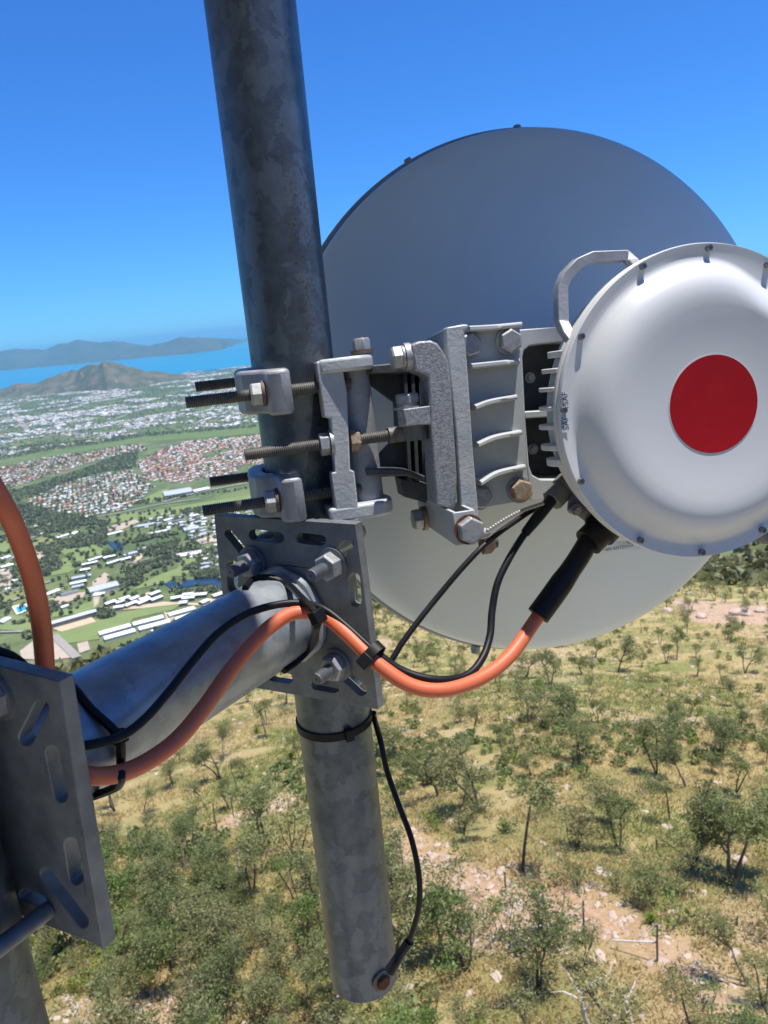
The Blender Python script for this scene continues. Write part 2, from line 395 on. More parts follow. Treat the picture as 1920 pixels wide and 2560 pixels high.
# unseen stand-in deck, added above the frame to keep sun off dish and arm
deck = thing('added_shade_deck', np.array([0, .9, 1.02]), 'unseen stand-in steel deck added above to shade the dish and arm', 'sun blocker')
dz = 1.0
poly = [(-2.2, -1.6), (.14, -1.6), (.14, .62), (.05, .79), (1.3, .79), (1.3, 1.7), (-2.2, 1.7)]
m = MB(); m.ext([np.array([x, y, dz]) for x, y in poly], np.array([0, 0, .008])); m.build('shade_deck_plate', MT['plate'], deck)
m = MB()
for x0, y0, x1, y1 in ((-2.1, -1.5, -2.1, 1.65), (.10, -1.5, .10, .58), (-2.1, 1.65, 1.25, 1.65), (.1, .84, 1.25, .84), (-2.1, -1.5, .08, -1.5)):
    d = nrm(np.array([x1-x0, y1-y0, 0])); s = np.cross(d, [0, 0, 1.]); L = math.hypot(x1-x0, y1-y0)/2
    m.box(np.array([(x0+x1)/2, (y0+y1)/2, dz+.034]), d*L, s*.02, np.array([0, 0, .025]))
m.build('shade_deck_frame', MT['galv'], deck)

# ================================================================== DISH
R_D, C_D = .365, -.375
RCD = RC+DU*.0045
dish = thing('microwave_dish', DF(0, -R_D, C_D), 'large round pale grey dish antenna seen from behind, right of the upright pipe', 'dish antenna')
prof = [(0.03, C_D+.135)]
for r in np.linspace(.06, .338, 26): prof.append((r*1.02, C_D+.012+.118*(1-(r/.352)**2)))
prof = [(r, h) for r, h in prof]+[(.352, C_D+.0145), (.357, C_D+.010), (.3605, C_D+.004), (.362, C_D-.004), (.362, C_D-.012)]
m = MB(); m.lathe(RCD, DN, prof, 160, DW); m.build('reflector', MT['dish'], dish, smooth=60)
m = MB(); m.lathe(RCD, DN, [(.359, C_D-.013), (.3665, C_D-.016), (.3685, C_D-.020), (.3685, C_D-.050), (.364, C_D-.054), (.30, C_D-.058), (.15, C_D-.064), (.0, C_D-.066)], 160, DW)
m.build('radome', MT['rim'], dish, smooth=40)
for x, y in ((1131, 281), (896, 349), (1043, 1388)):
    k = ray(x, y); a, b, c = dabc(k*((RC+C_D*DN)@DN)/(k@DN)); ang = math.atan2(b, a)
    rd = math.cos(ang)*DW+math.sin(ang)*DU; q = RC+DN*(C_D-.022)
    m = MB(); m.cyl(q+rd*.364, q+rd*.372, .007, n=16); m.hexh(q+rd*.372, rd, .0055, .004); m.build('rim_bolt', MT['bolt'], dish)
m = MB(); m.lathe(RC, DN, [(.132, -.292), (.130, -.279), (.126, -.277), (.05, -.252), (0, -.25)], 90, DW); m.build('hub_ring', MT['dish'], dish, smooth=40)
# faint scribble on the back of the reflector
m = MB()
for i, (x, y, w_, h_) in enumerate(((1020, 449, 1.5, 3), (1027, 448, 1.5, 3), (1031, 448, 2, 4), (1035, 447, 1, 4), (1039, 446, 2, 3.4), (1043, 446, 1.2, 3), (1048, 443, 1, 2.5))):
    q = dpt(x, y, C_D+.12-.03)
    r = np.hypot(*dabc(q)[:2])
    for _ in range(6):
        r = np.hypot(*dabc(q)[:2]); q = dpt(x, y, C_D+.012+.118*(1-(r/.352)**2)+.0006)
    m.box(q, DW*w_*.0005, DU*h_*.0005, DN*.0003)
m.build('scribble', MT['ink'], dish)
def textmesh(s, size):
    cu = bpy.data.curves.new('t', 'FONT'); cu.body = s; cu.size = size; cu.align_x = 'CENTER'; cu.align_y = 'CENTER'; cu.resolution_u = 2; cu.extrude = 0
    o = bpy.data.objects.new('t', cu); COL.objects.link(o)
    me = bpy.data.meshes.new_from_object(o.evaluated_get(bpy.context.evaluated_depsgraph_get()))
    v = np.array([tuple(q.co) for q in me.vertices]); f = [tuple(p.vertices) for p in me.polygons]
    bpy.data.objects.remove(o); bpy.data.curves.remove(cu); bpy.data.meshes.remove(me); return v, f
def put_text(mb, s, size, org, ex, ey, lift, sx=1.0):
    v, f = textmesh(s, size); mb.add(org+v[:, :1]*sx*ex+v[:, 1:2]*ey+lift, f)
# maker's sticker low on the reflector
def onrefl(x, y, lift=.0008):
    q = dpt(x, y, C_D+.07)
    for _ in range(8):
        r = np.hypot(*dabc(q)[:2]); q = dpt(x, y, C_D+.012+.118*(1-(r/.352)**2)+lift)
    return q
m = MB(); top = [onrefl(x, 1172) for x in np.linspace(1275, 1385, 8)]; bot = [onrefl(x, 1190+(1187-1190)*(x-1275)/110) for x in np.linspace(1275, 1385, 8)]
m.add(np.array(top+bot), [(i, i+8, i+9, i+1) for i in range(7)])
stk = m.build('maker_sticker', MT['sticker'], dish, smooth=None)
q = onrefl(1338, 1183, .0035); m = MB(); put_text(m, 'AN ANTENNA', .0065, q, DW*.98, DU+DW*.12, np.zeros(3)); m.build('sticker_text', MT['ink'], stk, smooth=None)

# ================================================================== DISH MOUNT (hub adaptor, tilt arm, hinge, clamps)
mount = thing('dish_mount', DF(-.2, -.2, -.2), 'cast grey dish mount with ribbed hub plate, tilt arm and hinge between mast and radio', 'antenna mount')
def fr(mb, pts, c0, c1, holes=()):
    return mb.ext([dpt(x, y, c0) for x, y in pts], -DN*(c0-c1), [[dpt(x, y, c0) for x, y in h] for h in holes])
A_ = lambda x, y, c: dabc(dpt(x, y, c))
# hinge casting bolted to the mast
HC = -.128
m = MB()
fr(m, [(683, 781), (738, 780), (744, 815), (750, 849), (757, 1015), (766, 1018), (777, 1123), (772, 1128), (728, 1129), (716, 1021), (725, 1020), (714, 904), (700, 902)], HC, HC-.022)
m.build('hinge_casting', MT['lump'], mount, bevel=.003, seg=3)
m = MB(); fr(m, [(715, 800), (736, 798), (765, 1110), (742, 1112)], HC-.023, -.27); m.build('saddle_web', MT['cast'], mount, bevel=.002)
bx = A_(768, 800, -.165); by = A_(783, 1095, -.165)
barT = DF(bx[0]-.004, bx[1]+.008, -.162); barB = DF(bx[0]-.004, by[1], -.162)
m = MB(); m.cyl(barT, barB, .0172, n=40); m.build('hinge_barrel', MT['cast'], mount)
def tongue(y_mid, x_l, hgt, reach, cc, nm):
    q = A_(x_l, y_mid, HC); b0 = q[1]; m = MB(); pts = []
    r = .0235; ax, cx = bx[0]+.006, cc
    pts = [DF(q[0]-.024, b0, HC+.001)]
    for t in np.linspace(math.pi/2, -math.pi/2, 16): pts.append(DF(ax+reach+r*math.cos(t), b0, cx+.012+ (r+.012)*math.sin(t)))
    pts.append(DF(q[0]-.024, b0, -.21))
    m.ext(pts, -DU*hgt); return m.build(nm, MT['lump'], mount, bevel=.0035, seg=3)
tongue(772, 738, .0145, -.013, -.165, 'hinge_lug')
tongue(1092, 760, .0165, -.008, -.176, 'hinge_lug')
q = DF(*(A_(783, 765, -.165)[:2]), -.165)
m = MB(); m.cyl(q, q+DU*.004, .0120, n=24); m.build('washer', MT['oldwasher'], mount)
m = MB(); m.hexh(q+DU*.004, DU, .0098, .0125, .3); m.build('hinge_bolt', MT['bolt'], mount, bevel=.0005)
# yoke behind, its shade put into a dark base colour
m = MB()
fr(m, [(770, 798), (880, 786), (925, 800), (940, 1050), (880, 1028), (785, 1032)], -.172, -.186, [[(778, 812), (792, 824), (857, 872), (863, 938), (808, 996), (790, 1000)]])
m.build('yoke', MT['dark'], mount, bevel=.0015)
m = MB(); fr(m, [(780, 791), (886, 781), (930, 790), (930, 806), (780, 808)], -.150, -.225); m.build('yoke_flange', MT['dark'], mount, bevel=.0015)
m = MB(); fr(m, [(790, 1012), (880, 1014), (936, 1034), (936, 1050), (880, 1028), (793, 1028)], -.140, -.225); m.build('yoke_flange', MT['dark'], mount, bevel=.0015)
m = MB()
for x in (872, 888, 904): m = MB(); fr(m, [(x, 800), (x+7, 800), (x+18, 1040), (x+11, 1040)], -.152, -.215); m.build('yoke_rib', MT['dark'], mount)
pass
# tilt arm, rough cast
TC = -.084
m = MB()
fr(m, [(889, 745), (905, 737), (930, 735), (945, 741), (957, 757), (969, 780), (975, 833), (984, 968), (988, 1032), (985, 1100), (942, 1092), (934, 960), (930, 917), (925, 812), (912, 806), (897, 800)], TC, TC-.036)
m.build('tilt_arm', MT['rough'], mount, bevel=.0022, seg=3)
m = MB(); fr(m, [(872, 884), (932, 876), (934, 917), (876, 919)], TC-.001, TC-.032); e = A_(884, 883, TC-.018); e2 = A_(886, 919, TC-.018)
m.cyl(DF(e[0], e[1], TC-.018), DF(e[0], e2[1], TC-.018), .0125, n=28); m.build('adjuster_lug', MT['rough'], mount, bevel=.001)
q = DF(e[0]-.001, e[1], TC-.018)
m = MB(); m.cyl(q, q+DU*.0025, .0145, n=28); m.build('washer', MT['bolt'], mount)
m = MB(); m.cyl(q+DU*.0025, q+DU*.006, .011, n=24); m.hexh(q+DU*.006, DU, .0125, .0095, .1); m.build('adjuster_bolt', MT['bolt'], mount, bevel=.0006)
q = DF(*A_(886, 770, TC-.014)); q = DF(A_(886, 770, TC-.014)[0], A_(886, 770, TC-.014)[1], TC-.014)
m = MB(); m.cyl(q, q-DW*.006, .0135, n=28); m.build('washer', MT['bolt'], mount)
m = MB(); m.cyl(q-DW*.006, q-DW*.009, .0115, n=28); m.hexh(q-DW*.009, -DW, .0120, .0105, .2); m.build('tilt_bolt', MT['bolt'], mount, bevel=.0006)
# long angle bracket
BCc = -.092
sh = capsule((972, 742), (975, 762), 9)
m = MB()
fr(m, [(964.5, 707), (1000, 700.6), (1012, 700.6), (1012, 708.5), (1003.5, 714), (1009.7, 787), (1015, 860), (1022, 968), (1033.6, 1103), (1036, 1145), (1000, 1150), (995.5, 1092), (985, 933), (967, 770)], BCc, BCc-.014)
m.build('angle_bracket', MT['lump'], mount, bevel=.0016, seg=2)
p0 = A_(966, 707, BCc); p1 = A_(987, 1000, BCc)
m = MB(); b1, b2 = p0[1]-.0005, A_(967, 800, BCc)[1]
def abc_poly(l): return [DF(*q) for q in l]
ho = [DF(p0[0]+.0005, b1-.028+.013*math.cos(t)*1.0, BCc-.024+.0075*math.sin(t)) for t in np.linspace(0, 2*math.pi, 16, endpoint=False)]
m.ext([DF(p0[0]+.0005, b1, BCc-.0145), DF(p0[0]+.0005, b1-.010, BCc-.20), DF(p0[0]+.0005, b2, BCc-.20), DF(p0[0]+.0005, b2, BCc-.0145)], DW*.006, [ho])
m.build('bracket_web', MT['cast'], mount, bevel=.001)
# ribbed hub plate
HP = -.128
m = MB(); fr(m, [(1000, 714), (1123, 702), (1128, 770), (1138, 1006), (1147, 1080), (1036, 1099), (1020, 960)], HP, HP-.012)
m.build('hub_plate', MT['hub'], mount, bevel=.001)
def rib(pts, hgt, wid):
    ps = catmull([dpt(x, y, HP) for x, y in pts], 6); hs = np.linspace(1, .12, len(ps))**.6
    v = []; f = []
    for p, h in zip(ps, hs):
        for (uu, cc) in ((wid, -.001), (wid, h*hgt*.8), (wid*.5, h*hgt), (-wid*.5, h*hgt), (-wid, h*hgt*.8), (-wid, -.001)): v.append(p+DU*uu+DN*cc)
    for i in range(len(ps)-1):
        for j in range(6): k = (j+1) % 6; f.append((i*6+j, i*6+k, i*6+6+k, i*6+6+j))
    f.append(tuple(range(6))[::-1]); f.append(tuple(range(len(v)-6, len(v))))
    mm = MB(); mm.add(np.array(v), f); return mm
for pts in ([(1003, 713), (1060, 709), (1124, 702)], [(1004, 793), (1060, 787), (1118, 781)], [(1012, 880), (1050, 868), (1112, 858)], [(1018, 959), (1060, 944), (1122, 934)], [(1024, 1040), (1065, 1020), (1130, 1008)]):
    rib(pts, .026 if pts[0][1] > 720 else .02, .0028).build('rib', MT['hub'], mount, smooth=60)
# frame right of the plate with its dark recess
fo = [(1121, 712), (1200, 706), (1400, 700), (1400, 1070), (1200, 1077), (1147, 1082), (1136, 1000), (1124, 775)]
hi = [(1129, 770), (1132, 757), (1145, 746), (1209, 738), (1380, 735), (1380, 1035), (1200, 1036), (1168, 1036), (1150, 1026), (1143, 1006), (1135, 900)]
m = MB(); fr(m, fo, HP-.004, HP-.05, [hi]); m.build('hub_frame', MT['hub'], mount, bevel=.0015)
m = MB(); fr(m, [(1133, 889), (1300, 878), (1300, 894), (1134, 904)], HP-.006, HP-.05); m.build('hub_web', MT['hub'], mount, bevel=.0012)
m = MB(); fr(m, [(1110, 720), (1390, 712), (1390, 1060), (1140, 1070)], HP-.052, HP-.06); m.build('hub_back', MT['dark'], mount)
for x, y in ((1144, 816), (1150, 970)):
    q = dpt(x, y, HP-.052); m = MB(); m.cyl(q, q+DN*.002, .0062, n=16); m.hexh(q+DN*.002, DN, .0042, .004); m.build('recess_bolt', MT['hub'], mount)
for k, (x, y, r, mt_) in enumerate(((1016, 746, .0125, 'bolt'), (1103, 738, .0125, 'bolt'), (1127, 1058, .0125, 'rustbolt'), (1040, 1073, .0125, 'bolt'))):
    q = dpt(x-6, y, HP+.0005); m = MB(); m.cyl(q, q+DN*.003, .0142, n=28); wq = m.build('washer', MT['hub' if k == 1 else 'bolt'], mount)
    m = MB(); m.hexh(q+DN*.003, DN, r, .0095, .25+.2*k); hb = m.build('hub_bolt', MT[mt_], mount, bevel=.0006)
    if mt_ == 'rustbolt': tag(hb, 'rusty brown hex bolt head')
# bottom channel
UC = -.058
f1, f2, f3, f4 = A_(979, 1108.5, UC), A_(1025.6, 1100, UC), A_(1033, 1173, UC), A_(980, 1184, UC)
aL, aR, bT, bB = f1[0], f2[0], (f1[1]+f2[1])/2, (f3[1]+f4[1])/2+.001; t_ = .0035; cb = -.205
m = MB()
m.ext(abc_poly([(aL, bT, UC), (aR, bT, UC), (aR, bB, UC), (aL, bB, UC)]), -DN*t_)
m.build('channel_front', MT['hub'], mount, bevel=.001)
m = MB()
m.ext(abc_poly([(aL, bT, UC-t_), (aL, bB, UC-t_), (aL, bB+.003, cb), (aL, bT-.001, cb)]), DW*t_)
m.ext(abc_poly([(aR-t_, bT, UC-t_), (aR-t_, bB, UC-t_), (aR-t_, bB+.003, cb), (aR-t_, bT, cb)]), DW*t_)
m.ext(abc_poly([(aL+t_, bB+t_, UC-t_), (aR-t_, bB+t_, UC-t_), (aR-t_, bB+t_, cb), (aL+t_, bB+t_, cb)]), -DU*t_)
m.build('channel_body', MT['hub'], mount)
q = DF((aL+aR)/2+.003, (bT+bB)/2-.002, UC)
m = MB(); m.cyl(q, q+DN*.0015, .0150, n=30); m.build('rust_washer', MT['rust'], mount)
m = MB(); m.hexh(q+DN*.002, DN, .0138, .010, .5); m.build('channel_bolt', MT['bolt'], mount, bevel=.0006)
w3 = A_(900, 1096, -.11); cbolt = -.172
q = DF(aL, bT-.022, cbolt)
m = MB(); m.cyl(q, q-DW*.005, .0135, n=28); m.build('washer', MT['rustbolt'], mount)
m = MB(); m.hexh(q-DW*.005, -DW, .0120, .011, .1); m.build('channel_bolt', MT['bolt'], mount, bevel=.0006)
m = MB(); fr(m, [(866, 1034), (900, 1040), (944, 1054), (944, 1096), (905, 1082), (874, 1074)], -.165, -.20); m.build('channel_tail', MT['dark'], mount, bevel=.001)
q = dpt(1036, 1153, UC-.012)
m = MB(); m.tube(np.array([q-DW*.004, q+DW*.006, q+DW*.011]), np.array([.006, .0055, .003]), 12); m.build('pin_end', MT['cast'], mount, smooth=60)
q = dpt(1040, 1172, -.10); m = MB(); m.hexh(q, DW, .013, .012, .4); m.cyl(q, q+DW*.016, .008); m.build('pivot_nut', MT['oldwasher'], mount)
# clamps gripping the mast: saddle, threaded rods, nuts
def saddle(zc_, hgt):
    o = [(-.064, 0), (-.063, .020), (-.057, .034), (-.046, .042), (-.040, .0455), (-.037, .050), (-.036, .068), (-.029, .0735), (-.016, .0755), (-.010, .071), (-.010, .0475)]
    inn = [(-.0470*math.cos(t), .0470*math.sin(t)) for t in np.linspace(RAD(70), RAD(-70), 12)]
    pts = o+inn+[(x, -y) for x, y in o[::-1][:-1]]
    m = MB(); m.ext([mf(x, zc_+hgt/2, y) for x, y in pts], np.array([0, 0, -hgt])); return m
RF, RB = .060, -.060
for (xc, yc), hg, e0, x1 in (((560, 851), .045, (401, 867), 692), ((590, 1082), .047, (438, 1103), 707)):
    zc_ = mpt(xc, yc, RF)[1]
    saddle(zc_, hg).build('clamp_saddle', MT['cast'], mount, bevel=.0042, seg=3)
    x0 = mpt(*e0, RF)[0]
    for c, sh_ in ((RF, 0), (RB, .007)):
        m = MB(); zr_ = zc_+(.0065 if c < 0 else 0); m.thread(mf(x0+sh_, zr_, c), mf(.052, zr_, c), .0062, .0021, 18); m.build('threaded_rod', MT['rod'], mount)
        qn = mf(-.0365, zc_, c); m = MB(); m.cyl(qn, qn-DW*.003, .0128, n=24); m.build('washer', MT['oldwasher'], mount)
        m = MB(); m.hexh(qn-DW*.003, -DW, .0126, .0115, .05); m.build('clamp_nut', MT['bolt'], mount, bevel=.0006)
C0 = dabc(mast(-.06))[2]
# the adjuster rod with eye
rc = C0+.062
q0 = dpt(528, 983, rc); q1 = dpt(846, 940, rc); d = nrm(q1-q0)
m = MB(); m.thread(q0, q1, .0062, .0021, 18); m.build('adjuster_rod', MT['rod'], mount)
qe = DF(e[0]+.004, e2[1]-.006, TC-.018)
m = MB(); m.tube(catmull([q1-d*.004, q1+d*.008, (q1+qe)/2+np.array([0, 0, .0]), qe], 8), .0085, 16); m.cyl(qe+DU*.012, qe-DU*.009, .0125, n=24); m.build('rod_eye', MT['rod'], mount, bevel=.0015)
qn = q0+d*np.linalg.norm(dpt(691, 961, rc)-q0); m = MB(); m.hexh(qn, d, .0118, .0105, .3); m.build('adjuster_nut', MT['bolt'], mount, bevel=.0005)
m = MB(); m.cyl(qn+d*.0105, qn+d*.014, .0135, n=24); m.build('washer', MT['bolt'], mount)
qn = q0+d*np.linalg.norm(dpt(756, 951, rc)-q0); m = MB(); m.hexh(qn, d, .0118, .0105, .2); m.build('adjuster_nut', MT['rustbolt'], mount, bevel=.0005)

# ================================================================== RADIO
radio = thing('radio_unit', DF(0, -.145, -.03), 'round white outdoor radio with a red dot on its domed cover', 'radio')
def rfun(r, th):
    d = np.angle(np.exp(1j*(th-RAD(57))))/RAD(17); return r-np.where((r > .088) & (r < .135), 1, 0)*.010*np.exp(-d**2)*np.clip((r-.08)/.03, 0, 1)
prof = [(.1425, -.006), (.1445, -.004), (.1452, .0005), (.1442, .0032), (.1425, .0030), (.138, .0022), (.1335, .0014), (.1305, .0018), (.1270, .0044), (.1225, .0090), (.1175, .0135), (.112, .0172), (.105, .0195), (.097, .0202), (.088, .0197),
        (.075, .0180), (.06, .0164), (.045, .0154), (.03, .0149), (.015, .0147), (.0001, .0146)]
m = MB(); m.lathe(RC, DN, prof, 180, DW, rfun); m.build('cover', MT['white'], radio, smooth=60)
m = MB(); m.lathe(RC, DN, [(.0445, .0155), (.0445, .0160), (.03, .0154), (.015, .0152), (.0001, .0151)], 90, DW); m.build('red_dot', MT['red'], radio, smooth=50)
m = MB(); m.lathe(RC, DN, [(.0456, .0153), (.0456, .01575), (.044, .0157)], 90, DW); m.build('dot_border', MT['white'], radio)
for ang in (89, 63, 27.5, -1.5, -31, -65, -91, -118, -150, 180, 152.5, 117):
    pass
for x, y in ((1529, 536), (1386.6, 576), (1254, 727), (1216.3, 886), (1253, 1039), (1381.4, 1166), (1513.7, 1192), (1644.6, 1144.5), (1656, 572), (1830, 830), (1790, 1020)):
    q = dpt(x, y, .0022); m = MB(); m.cyl(q-DN*.001, q+DN*.0034, .0031, n=18); m.lathe(q+DN*.0034, DN, [(.0031, 0), (.0028, .0006), (.0017, .0006), (.0015, -.0012), (.0001, -.0012)], 18); m.build('cover_screw', MT['steel'], radio)
m = MB(); m.lathe(RC, DN, [(.1435, -.0065), (.1450, -.008), (.1450, -.012), (.1435, -.0135), (.1375, -.015), (.1365, -.046), (.125, -.060), (.075, -.064), (.075, -.126), (.06, -.128)], 120, DW); m.build('heatsink', MT['hs'], radio, smooth=35)
for y, xl, hh in ((767, 1190, .0030), (803, 1177, .0022), (843, 1171, .0020), (884, 1171, .0020), (924, 1171, .0022), (968, 1176, .0026), (1000, 1188, .0034)):
    a, b, c = A_(xl-2, y, -.030); hw = -a; m = MB(); pts = []
    for s in (-1, 1):
        for t in np.linspace(-90, 90, 9): pts.append((s*(hw-.008+.008*math.cos(RAD(t))), (-.030+ s*.016*math.sin(RAD(t)))))
    m.ext([DF(x, b+hh, c) for x, c in pts], -DU*hh*2); m.build('fin', MT['hs'], radio, bevel=.0008)
def handle(mir):
    pts = [(1240, 738), (1222, 716), (1212, 694), (1211, 622), (1222, 596), (1247, 570), (1276, 557), (1349, 554), (1362, 562), (1378, 584)]
    cs = [-.012, -.020, -.032, -.036, -.036, -.036, -.036, -.036, -.030, -.012]
    Q = []
    for (x, y), c in zip(pts, cs):
        a, b, _ = A_(x, y, c); t_ = 0 if mir > 0 else RAD(-17); a *= mir
        Q.append(np.array([a*math.cos(t_)-b*math.sin(t_), a*math.sin(t_)+b*math.cos(t_), c]))
    mb = MB(); v = []; f = []
    for i, q in enumerate(Q):
        d = nrm(Q[min(i+1, len(Q)-1)]-Q[max(i-1, 0)]); n_ = np.array([-d[1], d[0], 0]); n_ = nrm(n_); cc = np.array([0, 0, 1.])
        for s1, s2 in ((1, 1), (1, -1), (-1, -1), (-1, 1)): v.append(DF(*(q+n_*.0050*s1+cc*.0065*s2)))
    for i in range(len(Q)-1):
        for j in range(4): k = (j+1) % 4; f.append((i*4+j, i*4+k, i*4+4+k, i*4+4+j) if mir > 0 else (i*4+4+j, i*4+4+k, i*4+k, i*4+j))
    f.append((0, 1, 2, 3)); f.append(tuple(len(v)-4+i for i in (3, 2, 1, 0)))
    mb.add(np.array(v), f); return mb
for mir in (1, -1): handle(mir).build('handle', MT['cast'], radio, bevel=.0012, seg=2)
# lower right lug
m = MB(); fr(m, [(1645, 1150), (1700, 1120), (1720, 1160), (1655, 1175)], -.01, -.04); m.build('side_lug', MT['grey'], radio, bevel=.002)
# stickers with lettering on the left of the flange
m = MB()
for y0, y1, x0, x1 in ((846, 880, 1212.5, 1226.5), (899, 934, 1213.5, 1228)):
    m.ext([dpt(x, y, .0040) for x, y in ((x0, y0), (x1, y0), (x1+.7, y1), (x0+.7, y1))], -DN*.0003)
stk = m.build('flange_sticker', MT['sticker'], radio, smooth=None)
m = MB()
for s, x, y, sz in (('FSAF', 1222.0, 865, .0072), ('SAF', 1222.5, 914, .0078), ('WWW', 1215.6, 862, .0042), ('WW', 1215.8, 918, .0042)):
    put_text(m, s, sz, dpt(x, y, .0042), nrm(DU), -nrm(DW)*1.0, DN*.00005, 1.0)
m.build('sticker_text', MT['ink'], stk, smooth=None)
# connectors under the radio
def conn(name, p, q, segs, mt_, n=20):     # stepped body along p->q
    p, q = np.asarray(p), np.asarray(q); d = q-p; m = MB(); prof = []
    for s0, s1, r in segs: prof += [(r, s0), (r, s1)]
    L = np.linalg.norm(d); prof = [(.0005, segs[0][0])]+prof+[(.0005, segs[-1][1])]
    m.lathe(p, d/L, [(r, s*L) for r, s in prof], n); return m.build(name, MT[mt_], radio, smooth=35, bevel=.0006)
gl = conn('cable_gland', P(1232, 1040, .80), P(1192, 1082, .79), ((0, .42, .0135), (.42, .5, .011), (.5, 1, .0118)), 'grey', 8)
pl = conn('blanking_plug', P(1240, 1072, .80), P(1290, 1108, .78), ((0, .12, .006), (.12, .3, .0135), (.3, .9, .0140)), 'grey', 20)
m = MB(); q = P(1246, 1101, .775); m.hexh(q, DN, .004, .005); m.cyl(q, q-DN*.01, .006); m.build('plug_screw', MT['steel'], radio)
bk = conn('antenna_connector', P(1322, 1120, .79), P(1270, 1172, .78), ((0, .25, .0165), (.25, .55, .0185), (.55, 1, .0155)), 'black', 24)
conn('connector_collar', P(1345, 1130, .80), P(1372, 1166, .79), ((0, 1, .008),), 'grey', 16)

# ================================================================== CABLES AND TIES
def cable(name, pts, r, mt_, label, cat, n=14, org=None, step=9):
    path = catmull([P(*p) if len(p) == 3 else np.asarray(p[0]) for p in pts], step)
    m = MB(); m.tube(path, r, n); o = m.build(name, MT[mt_], smooth=60); return tag(o, label, cat), path
oc, op = cable('coaxial_cable', [(1168, 1322, .765), (1148, 1352, .76), (1100, 1418, .74), (1040, 1464, .72), (960, 1490, .70), (885, 1480, .695), (812, 1430, .70), (748, 1368, .715), (704, 1333, .728), (655, 1322, .735), (612, 1334, .725), (560, 1375, .70), (500, 1445, .665), (440, 1530, .635), (376, 1604, .605), (300, 1655, .585), (235, 1675, .572), (170, 1672, .56), (122, 1648, .578), (99, 1600, .597), (96, 1545, .60), (98, 1490, .585), (96, 1420, .57), (88, 1340, .555), (70, 1250, .54), (42, 1165, .525), (5, 1085, .51), (-60, 980, .50), (-150, 850, .50), (-240, 690, .52), (-300, 480, .55), (-330, 250, .58)],
               .0069, 'orange', 'orange coaxial cable looping from the radio along the arm and up the left edge', 'cable', 18)
slv = MB(); slv.tube(catmull([P(1272, 1168, .782), P(1250, 1205, .775), P(1226, 1240, .77)], 6), .0105, 18); so = slv.build('strain_relief', MT['black'], oc)
slv = MB(); slv.tube(catmull([P(1232, 1232, .771), P(1195, 1285, .768), P(1162, 1330, .765)], 6), np.r_[np.linspace(.0105, .0118, 4), np.full(9, .0118)], 18); slv.build('shrink_sleeve', MT['black'], oc)
oc2, _ = cable('power_cable', [(1192, 1080, .79), (1166, 1112, .785), (1130, 1158, .78), (1098, 1210, .77), (1074, 1262, .762), (1063, 1320, .755), (1058, 1375, .745), (1040, 1425, .73), (1005, 1460, .715), (940, 1468, .70), (868, 1448, .70), (806, 1404, .703), (748, 1352, .716), (700, 1316, .726), (650, 1303, .735), (590, 1308, .727), (525, 1330, .705), (468, 1370, .68), (415, 1430, .655), (360, 1500, .625), (305, 1560, .60), (250, 1595, .583), (165, 1612, .57), (120, 1600, .588), (86, 1555, .592), (72, 1500, .576), (66, 1465, .566), (52, 1440, .56), (25, 1418, .56), (-10, 1405, .56), (-60, 1385, .56), (-150, 1365, .57), (-260, 1360, .59)], .0037, 'black', 'thin black cable hanging from the radio gland and running the length of the arm', 'cable', 12)
m = MB(); m.tube(catmull([P(1194, 1076, .789), P(1165, 1113, .7845), P(1134, 1152, .7795)], 6), np.r_[np.full(7, .0062), np.linspace(.006, .0048, 6)], 14); m.build('cable_boot', MT['black'], oc2)
oc3, _ = cable('earth_wire', [(1330, 1080, .86), (1240, 1075, .83), (1170, 1092, .80), (1110, 1128, .77), (1052, 1172, .745), (1000, 1225, .735), (950, 1284, .73), (905, 1340, .722), (868, 1390, .715), (838, 1432, .71), (800, 1420, .712)], .0029, 'black', 'slim black wire crossing the dish from the mount bolt to the cable bundle', 'wire', 10)
m = MB()
for t in np.linspace(0, 1, 22):
    q = P(1172-t*118, 1088+t*58+math.sin(t*3.1)*-7, .775-.035*t)
    m.lathe(q, DU, [(.0001, -.0021), (.0015, -.0015), (.0021, 0), (.0015, .0015), (.0001, .0021)], 8)
m.build('bead_chain', MT['beads'], oc3, smooth=60)
zt = lambda y: zmast(y)
def on_mast(x, y, off): q, nn = hitcyl(x, y, mast(0), PV, PR); return q+nn*off
def on_arm(x, y, off): q, nn = hitcyl(x, y, PC, AD, AR); return q+nn*off
ew = [on_mast(800, 1540, .004), on_mast(818, 1552, .004), P(822, 1600, .90), P(836, 1665, .895), P(862, 1740, .89), P(888, 1810, .885), P(904, 1885, .885), P(906, 1950, .89), P(894, 2005, .90), P(878, 2044, .91), P(858, 2074, .915)]
m = MB(); m.tube(catmull(ew, 9), .0034, 12); e4 = m.build('earth_wire', MT['black'], smooth=60); tag(e4, 'black earth wire bowing out from the hanging end of the mast', 'wire')
m = MB(); m.tube(catmull([P(884, 2034, .907), P(862, 2066, .913), P(842, 2098, .915)], 5), np.r_[np.full(5, .0058), np.linspace(.006, .0068, 6)], 14); m.build('lug_boot', MT['black'], e4)
q, nn = hitcyl(824, 2117, mast(0), PV, PR)
m = MB(); tg = nrm(np.cross(PV, nn)); pts = [q+nn*.0025+tg*.014*math.cos(a)+PV*.014*math.sin(a) for a in np.linspace(0, 2*math.pi, 20, endpoint=False)]
m.ext(pts, -nn*.0025); m.build('lug_tab', MT['rustbolt'], e4)
m = MB(); m.hexh(q+nn*.0025, nn, .0098, .006, .4); m.build('lug_bolt', MT['rust'], e4, bevel=.0006)
